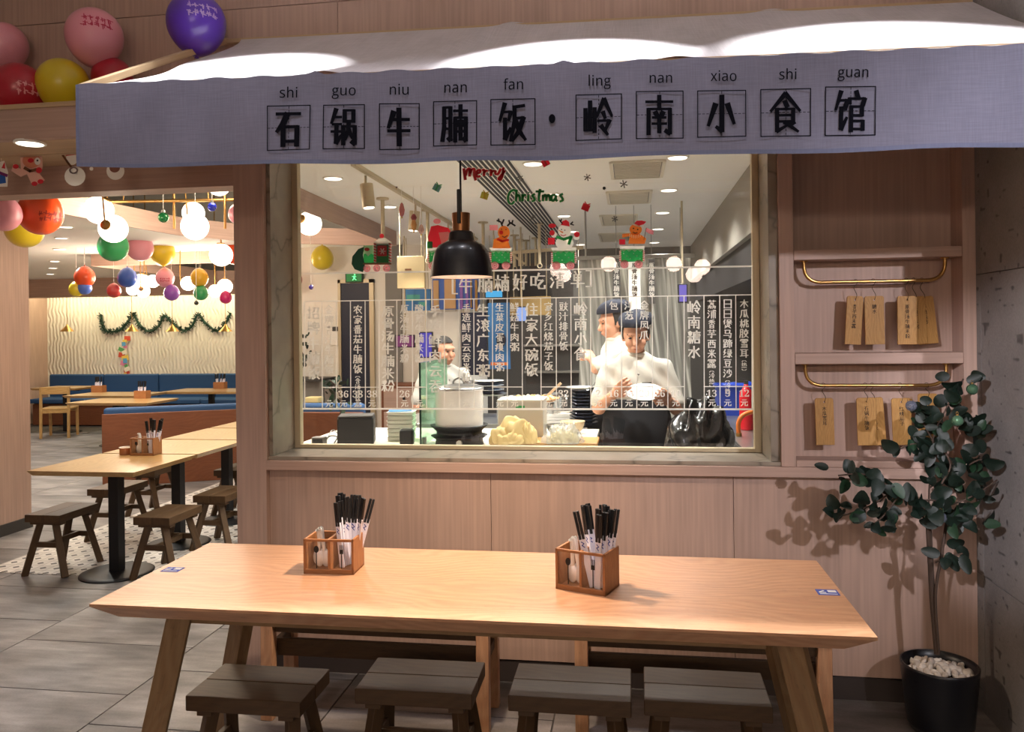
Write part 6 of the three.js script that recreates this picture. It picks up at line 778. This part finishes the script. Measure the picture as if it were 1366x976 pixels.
{ const tr = thing('light_track', 'beige ceiling track carrying cylindrical spotlights', 'track'); part(tr, 'rail', bar(V(-1.52, HC - 0.012, -0.8), V(-1.56, HC - 0.012, -4.6), 0.03, 0.024, 0.002), M.frameMetal);
  [[-1.05, 0.1], [-2.15, -0.1], [-3.2, 0.15], [-4.2, 0]].forEach(([z, a], i) => { const o = thing('track_spotlight', 'beige cylindrical spotlight under the ceiling track', 'lamp', V(-1.535, HC - 0.03, z), 0, 'cylindrical track spotlights'); part(o, 'stem', cyl(0.008, 0.008, 0.05, 0, -0.05, 0, 10), M.frameMetal); const g = cyl(0.038, 0.038, 0.14, 0, -0.19, 0, 24); part(o, 'body', rot(g, 0, 0, a), M.frameMetal); part(o, 'lens', rot(cyl(0.03, 0.03, 0.004, 0, -0.194, 0, 20), 0, 0, a), lensGlow); const l = new THREE.SpotLight('#ffeed4', 3.5, 0, 0.7, 0.5, 2); l.position.set(a * 0.2, -0.21, 0); l.target.position.set(a * 2, -2, 0); l.castShadow = true; o.add(l, l.target); }); }
// hanging pipe racks
[[511, 218, 318, -2.0], [571, 214, 345, -2.6], [645, 278, 350, -3.4], [673, 283, 350, -3.9], [720, 280, 352, -3.6], [687, 314, 356, -4.4], [693, 327, 358, -4.8], [702, 326, 358, -4.9], [715, 327, 358, -4.7]].forEach(([px, y0, y1, z]) => { const b = onZ(px, y1, z), o = thing('hanging_rod', 'beige hanging rod with ceiling flange in the kitchen', 'rod', V(b.x, b.y, z), 0, 'beige hanging rods under the kitchen ceiling'); part(o, 'rod', cyl(0.014, 0.014, HC - b.y, 0, 0, 0, 12), M.frameMetal); part(o, 'flange', cyl(0.045, 0.045, 0.012, 0, HC - b.y - 0.012, 0, 18), M.frameMetal); part(o, 'hook', new THREE.TorusGeometry(0.02, 0.005, 6, 14).translate(0, -0.015, 0), M.frameMetal); });
solo('hanging_beam', [bar(onZ(640, 340, -3.9), onZ(778, 330, -3.9), 0.03, 0.03), bar(onZ(660, 322, -3.9), onZ(700, 352, -3.9), 0.02, 0.02)], M.frameMetal, 'beige horizontal rack beam between the hanging rods', 'beam');
[[518, 222, 24, '#8a3040', 'long red paper ornament on the ceiling string'], [528, 245, 14, '#5a3a3a', 'brown paper ornament on the ceiling string'], [536, 280, 20, '#a05a5a', 'faded red paper cone on the ceiling string'], [552, 300, 18, '#b07a40', 'gold paper bell on the ceiling string'], [552, 290, 10, '#8a3a3a', 'dark red paper tassel on the ceiling string'], [562, 306, 14, '#b08a80', 'pale pink paper ornament on the ceiling string']].forEach(([px, py, h, c, l]) => { const p = onZ(px, py, -1.6), s = mm(p), o = thing('paper_ornament', l, 'ornament', p); part(o, 'body', lathe([[0.001, -h * s / 2], [0.014, -h * s * 0.3], [0.02, 0], [0.01, h * s * 0.4], [0.001, h * s / 2]], 10), std(c, 0.7)); part(o, 'tip', ball(0.006, 0, -h * s / 2, 0, 10), M.goldStk); part(o, 'string', tube([V(0, h * s / 2, 0), V(0, HC - p.y, 0)], 0.0015, 1, 5), M.white); });
balloon(430, 345, 15, YL, 'yellow balloon seen through the window', {}); balloon(391, 373, 12, '#c03a34', 'red balloon at the window edge behind the marble reveal');
// globe lamps of the shop opposite, seen only as reflections in the window glass
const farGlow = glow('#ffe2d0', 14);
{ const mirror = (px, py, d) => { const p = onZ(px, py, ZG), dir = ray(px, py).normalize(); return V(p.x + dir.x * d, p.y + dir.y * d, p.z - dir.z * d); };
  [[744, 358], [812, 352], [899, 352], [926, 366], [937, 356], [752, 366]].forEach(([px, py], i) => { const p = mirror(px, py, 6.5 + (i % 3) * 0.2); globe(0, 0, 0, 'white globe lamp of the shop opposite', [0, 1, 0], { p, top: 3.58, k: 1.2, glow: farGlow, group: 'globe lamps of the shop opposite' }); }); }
// ================= PEOPLE =================
// smooth surface of a distance field (surface nets)
function nets(f, lo, hi, c) {
  const n = [0, 1, 2].map((k) => Math.ceil((hi[k] - lo[k]) / c) + 1), [nx, ny, nz] = n, F = new Float32Array(nx * ny * nz), id = new Int32Array(nx * ny * nz).fill(-1), at = (i, j, k) => (k * ny + j) * nx + i;
  for (let k = 0; k < nz; k++) for (let j = 0; j < ny; j++) for (let i = 0; i < nx; i++) F[at(i, j, k)] = f(lo[0] + i * c, lo[1] + j * c, lo[2] + k * c);
  const pos = [], idx = [];
  for (let k = 0; k < nz - 1; k++) for (let j = 0; j < ny - 1; j++) for (let i = 0; i < nx - 1; i++) {
    let x = 0, y = 0, z = 0, m = 0;
    const e = (a, b) => { const A = F[at(i + (a & 1), j + (a >> 1 & 1), k + (a >> 2))], D = F[at(i + (b & 1), j + (b >> 1 & 1), k + (b >> 2))]; if ((A < 0) === (D < 0)) return; const t = A / (A - D); x += (a & 1) + ((b & 1) - (a & 1)) * t; y += (a >> 1 & 1) + ((b >> 1 & 1) - (a >> 1 & 1)) * t; z += (a >> 2) + ((b >> 2) - (a >> 2)) * t; m++; };
    for (const a of [0, 2, 4, 6]) e(a, a + 1); for (const a of [0, 1, 4, 5]) e(a, a + 2); for (const a of [0, 1, 2, 3]) e(a, a + 4);
    if (m) { id[at(i, j, k)] = pos.length / 3; pos.push(lo[0] + (i + x / m) * c, lo[1] + (j + y / m) * c, lo[2] + (k + z / m) * c); }
  }
  const q = (a, b, d, e, s) => { if (a < 0 || b < 0 || d < 0 || e < 0) return; s ? idx.push(a, b, d, a, d, e) : idx.push(a, d, b, a, e, d); };
  for (let k = 1; k < nz - 1; k++) for (let j = 1; j < ny - 1; j++) for (let i = 1; i < nx - 1; i++) {
    const a = F[at(i, j, k)] < 0;
    if (a !== F[at(i + 1, j, k)] < 0) q(id[at(i, j - 1, k - 1)], id[at(i, j, k - 1)], id[at(i, j, k)], id[at(i, j - 1, k)], a);
    if (a !== F[at(i, j + 1, k)] < 0) q(id[at(i - 1, j, k - 1)], id[at(i - 1, j, k)], id[at(i, j, k)], id[at(i, j, k - 1)], a);
    if (a !== F[at(i, j, k + 1)] < 0) q(id[at(i - 1, j - 1, k)], id[at(i, j - 1, k)], id[at(i, j, k)], id[at(i - 1, j, k)], a);
  }
  const g = new THREE.BufferGeometry(); g.setAttribute('position', new THREE.BufferAttribute(new Float32Array(pos), 3)); g.setIndex(idx); g.computeVertexNormals(); return g;
}
const smin = (a, b, k) => { const h = Math.max(k - Math.abs(a - b), 0) / k; return Math.min(a, b) - h * h * k / 4; };
// tapered capsule and ellipsoid distances
const caps = (a, b, r0, r1) => { const d = [b[0] - a[0], b[1] - a[1], b[2] - a[2]], l2 = d[0] ** 2 + d[1] ** 2 + d[2] ** 2; return (x, y, z) => { const t = Math.max(0, Math.min(1, ((x - a[0]) * d[0] + (y - a[1]) * d[1] + (z - a[2]) * d[2]) / l2)); return Math.hypot(x - a[0] - d[0] * t, y - a[1] - d[1] * t, z - a[2] - d[2] * t) - r0 - (r1 - r0) * t; }; };
const ell = (c, r) => (x, y, z) => { const k = Math.hypot((x - c[0]) / r[0], (y - c[1]) / r[1], (z - c[2]) / r[2]); return (k - 1) * Math.min(...r); };
const blend = (list, k) => (x, y, z) => { let d = 9; for (const f of list) d = smin(d, f(x, y, z), k); return d; };
const bounds = (pts, r) => [[0, 1, 2].map((k) => Math.min(...pts.map((p) => p[k])) - r), [0, 1, 2].map((k) => Math.max(...pts.map((p) => p[k])) + r)];
const headSkin = () => nets(blend([ell([0, 0.02, -0.008], [0.072, 0.092, 0.088]), ell([0, -0.045, 0.022], [0.054, 0.062, 0.06]), caps([0, -0.09, 0.045], [0, -0.07, 0.05], 0.02, 0.024), caps([0, 0.008, 0.082], [0, -0.026, 0.098], 0.009, 0.014), ell([0.036, -0.028, 0.058], [0.026, 0.026, 0.024]), ell([-0.036, -0.028, 0.058], [0.026, 0.026, 0.024]), caps([-0.03, 0.03, 0.074], [0.03, 0.03, 0.074], 0.012, 0.012), caps([-0.016, -0.058, 0.082], [0.016, -0.058, 0.082], 0.008, 0.008), ell([0.074, -0.01, -0.012], [0.012, 0.028, 0.016]), ell([-0.074, -0.01, -0.012], [0.012, 0.028, 0.016])], 0.016), [-0.1, -0.13, -0.12], [0.1, 0.13, 0.13], 0.005);
// a hand hanging from the wrist along -y, palm to +z, curled by k
function handGeo(side, k) {
  const f = [ell([0, -0.045, 0], [0.038, 0.05, 0.016]), caps([0, 0.01, 0], [0, -0.02, 0], 0.026, 0.028)], pts = [];
  [[-0.028, 0.062], [-0.0095, 0.074], [0.0095, 0.07], [0.027, 0.055]].forEach(([x, l]) => { let p = [x, -0.085, 0], a = k * 0.5; for (let s = 0; s < 3; s++) { const d = l * [0.45, 0.32, 0.23][s], q = [p[0] * 1.03, p[1] - Math.cos(a) * d, p[2] + Math.sin(a) * d]; f.push(caps(p, q, 0.0095 - s * 0.0008, 0.0088 - s * 0.0008)); p = q; a += k; } });
  let p = [side * 0.03, -0.03, 0.006], a = [side * 0.05, -0.062, 0.026 + k * 0.01], b = [side * 0.044, -0.088, 0.04 + k * 0.012]; f.push(caps(p, a, 0.0125, 0.011), caps(a, b, 0.011, 0.0095));
  return nets(blend(f, 0.006), [-0.07, -0.18, -0.04], [0.07, 0.04, 0.11], 0.004);
}
function place(g, at, down, palm) { const y = down.clone().normalize().negate(), z = palm.clone().sub(y.clone().multiplyScalar(palm.dot(y))).normalize(), x = y.clone().cross(z); return flat(g.clone().applyMatrix4(new THREE.Matrix4().makeBasis(x, y, z).setPosition(at))); }
const skinM = phy('#d29a7c', 0.55, { sheen: 0.2 }), lipM = std('#a8544c', 0.6), eyeM = std('#1a1412', 0.3), hairM = std('#14100e', 0.6), jacketM = std('#cbc8bd', 0.8), capM = std('#10192c', 0.9), apronM = std('#0b0c12', 0.9);
function person(label, o) {
  const P = thing('person', label, 'person', o.at, o.turn), H = o.height, A = (p) => V(...p), sh = H - 0.315, hip = H * 0.52, hc = [0, H - 0.118, 0.02];
  const { le, lw, re, rw } = o;       // elbows and wrists
  const LS = [-0.165, sh, 0], RS = [0.165, sh, 0];
  const skinF = [caps([0, sh + 0.03, -0.01], [0, H - 0.2, 0.005], 0.05, 0.047), ell([0, sh - 0.12, -0.005], [0.15, 0.22, 0.095]), ell([0, hip + 0.1, 0], [0.14, 0.18, 0.09]), caps(LS, le, 0.045, 0.038), caps(le, lw, 0.038, 0.026), caps(RS, re, 0.045, 0.038), caps(re, rw, 0.038, 0.026), caps([-0.085, hip, 0], [-0.09, H * 0.28, 0.01], 0.075, 0.052), caps([-0.09, H * 0.28, 0.01], [-0.09, 0.07, -0.02], 0.052, 0.035), caps([0.085, hip, 0], [0.09, H * 0.28, 0.01], 0.075, 0.052), caps([0.09, H * 0.28, 0.01], [0.09, 0.07, -0.02], 0.052, 0.035)];
  const [lo, hi] = bounds([LS, RS, le, lw, re, rw, [0, 0.02, -0.05], [0, H - 0.15, 0.1]], 0.09), body = nets(blend(skinF, 0.03), lo, hi, 0.013);
  const tilt = new THREE.Matrix4().makeRotationFromEuler(new THREE.Euler(o.nod ?? 0, o.look ?? 0, o.lean ?? 0)).setPosition(A(hc)), head = flat(headSkin().applyMatrix4(tilt));
  const hands = [[lw, le, 1, o.lp], [rw, re, -1, o.rp]].map(([w, e, s, palm]) => place(handGeo(s, o.curl ?? 0.5), A(w), A(w).sub(A(e)).add(o.handDrop ? V(0, 0, 0) : V(0, 0, 0)), palm || V(0, 0, 1)));
  part(P, 'body', [body, head, ...hands], skinM);
  // clothing: the same field a little larger, cut at collar, cuffs and hem
  const mid = (a, b, t) => a.map((v, i) => v + (b[i] - v) * t), jF = [ell([0, sh - 0.12, -0.005], [0.165, 0.24, 0.115]), ell([0, hip + 0.1, 0], [0.165, 0.2, 0.112]), caps([-0.12, sh + 0.002, -0.005], [0, sh + 0.035, -0.005], 0.05, 0.055), caps([0, sh + 0.035, -0.005], [0.12, sh + 0.002, -0.005], 0.055, 0.05), caps(LS, mid(LS, le, 0.85), 0.056, 0.064), caps(RS, mid(RS, re, 0.85), 0.056, 0.064)];
  const jb = blend(jF, 0.035), wr = (x, y, z) => 0.006 * Math.sin(x * 34 + y * 21) * Math.sin(y * 27 - z * 19 + x * 8);
  const jk = part(P, 'jacket', nets((x, y, z) => Math.max(jb(x, y, z) + wr(x, y, z), hip - 0.06 - y), ...bounds([LS, RS, le, re, [0, hip - 0.06, 0], [0, sh + 0.05, 0.1]], 0.11), 0.011), o.jacket || jacketM, o.jacketLabel);
  part(jk, 'collar', new THREE.TorusGeometry(0.057, 0.014, 10, 28).rotateX(Math.PI / 2 - 0.15).translate(0, sh + 0.075, 0.0), o.jacket || jacketM);
  part(P, 'trousers', nets(blend([ell([0, hip, 0], [0.165, 0.13, 0.115]), caps([-0.085, hip - 0.03, 0], [-0.095, 0.1, 0], 0.1, 0.07), caps([0.085, hip - 0.03, 0], [0.095, 0.1, 0], 0.1, 0.07)], 0.03), [-0.27, 0.0, -0.2], [0.27, hip + 0.18, 0.2], 0.014), M.dark);
  for (const x of [-0.095, 0.095]) part(P, 'shoe', nets(ell([x, 0.045, 0.04], [0.05, 0.045, 0.125]), [x - 0.08, -0.02, -0.12], [x + 0.08, 0.12, 0.2], 0.01), M.black);
  if (o.apron) part(P, 'apron', nets((x, y, z) => { const b = blend([ell([0, hip + 0.12, 0], [0.178, 0.24, 0.125]), caps([0, hip + 0.05, 0.0], [0, hip - 0.3, 0.02], 0.17, 0.2)], 0.05)(x, y, z); return Math.max(Math.abs(b - 0.008) - 0.012, y - o.apron, hip - 0.32 - y, -z - 0.09); }, [-0.3, hip - 0.4, -0.16], [0.3, o.apron + 0.04, 0.3], 0.011), apronM);
  const eyes = [-0.03, 0.03].map((x) => ball(0.0085, 0, 0, 0, 12).scale(1.25, 0.6, 0.6).translate(x, 0.008, 0.079)); part(P, 'eye', join(eyes).applyMatrix4(tilt), eyeM);
  part(P, 'eyebrow', join([-1, 1].map((s) => bar(V(s * 0.016, 0.028, 0.085), V(s * 0.046, 0.03, 0.074), 0.006, 0.006, 0.001))).applyMatrix4(tilt), hairM); part(P, 'mouth', flat(ball(0.01, 0, 0, 0, 14).scale(1.9, 0.55, 0.6).translate(0, -0.058, 0.086)).applyMatrix4(tilt), lipM);
  part(P, 'hair', flat(nets((x, y, z) => Math.max(Math.abs(ell([0, 0.022, -0.014], [0.08, 0.1, 0.094])(x, y, z)) - 0.005, z - (y > 0.078 ? 0.09 : y > -0.02 ? 0.012 : -0.02), -0.07 - y), [-0.11, -0.12, -0.13], [0.11, 0.15, 0.12], 0.006)).applyMatrix4(tilt), hairM);
  if (o.cap) { part(P, 'cap', flat(nets((x, y, z) => Math.max(smin(ell([0, 0.07, -0.012], [0.09, 0.075, 0.105])(x, y, z), ell([0.01, 0.098, -0.03], [0.095, 0.045, 0.1])(x, y, z), 0.03) + 0.003 * Math.sin(x * 70 + z * 40), 0.064 + 0.1 * z - y), [-0.13, -0.02, -0.17], [0.13, 0.18, 0.13], 0.006)).applyMatrix4(tilt), capM); }
  for (let i = 0; i < 4; i++) part(jk, 'button', ball(0.007, 0.018, sh - 0.03 - i * 0.06, 0.108 + 0.008 * i, 10), M.grey);
  if (o.badge) part(P, 'name_badge', rot(B(0.055, 0.02, 0.004, 0, 0, 0, 0.001), -0.1).translate(0.065, sh - 0.085, 0.123), M.darkGrey);
  return P;
}
person('chef in white jacket, navy cap and black apron holding a white plate, facing the window', { at: V(0.03, 0, -1.39), turn: -0.05, height: 1.625, nod: 0.28, lean: 0.03, le: [-0.225, 1.075, 0.02], lw: [-0.115, 1.175, 0.2], re: [0.235, 1.075, 0.02], rw: [0.19, 1.135, 0.2], lp: V(0.6, 0.4, 0.2), rp: V(-0.6, 0.4, 0.2), curl: 0.45, apron: 1.13, cap: true, badge: true });
{ const o = thing('held_plate', 'oval white plate held by the chef facing the window', 'plate', V(0.075, 1.175, -1.135), 0); part(o, 'plate', lathe([[0.001, 0], [0.07, 0], [0.108, 0.014], [0.11, 0.018], [0.1, 0.016], [0.065, 0.006], [0.001, 0.006]], 32).scale(1, 1, 0.8).rotateX(0.5), M.ceramic); }
person('chef seen in profile behind his colleague, reaching over the dark bowls', { at: V(-0.1, 0, -1.95), turn: -1.25, height: 1.71, nod: 0.2, le: [-0.2, 1.12, 0.0], lw: [-0.16, 1.0, 0.2], re: [0.2, 1.3, 0.19], rw: [0.13, 1.345, 0.2], rp: V(0, -1, 0), lp: V(1, 0, 0), curl: 0.35, apron: 1.12, cap: true });
person('dark-haired kitchen worker behind the stock pot, only head and shoulders showing', { at: (() => { const p = atD(592, 470, 6.5); return V(p.x, 0, p.z); })(), turn: 0.5, height: 1.5, nod: 0.1, look: 0.4, le: [-0.23, 0.95, 0.02], lw: [-0.15, 0.9, 0.2], re: [0.23, 0.95, 0.02], rw: [0.15, 0.9, 0.2], jacket: std('#b9b6ae', 0.8) });
renderer.render(scene, camera);
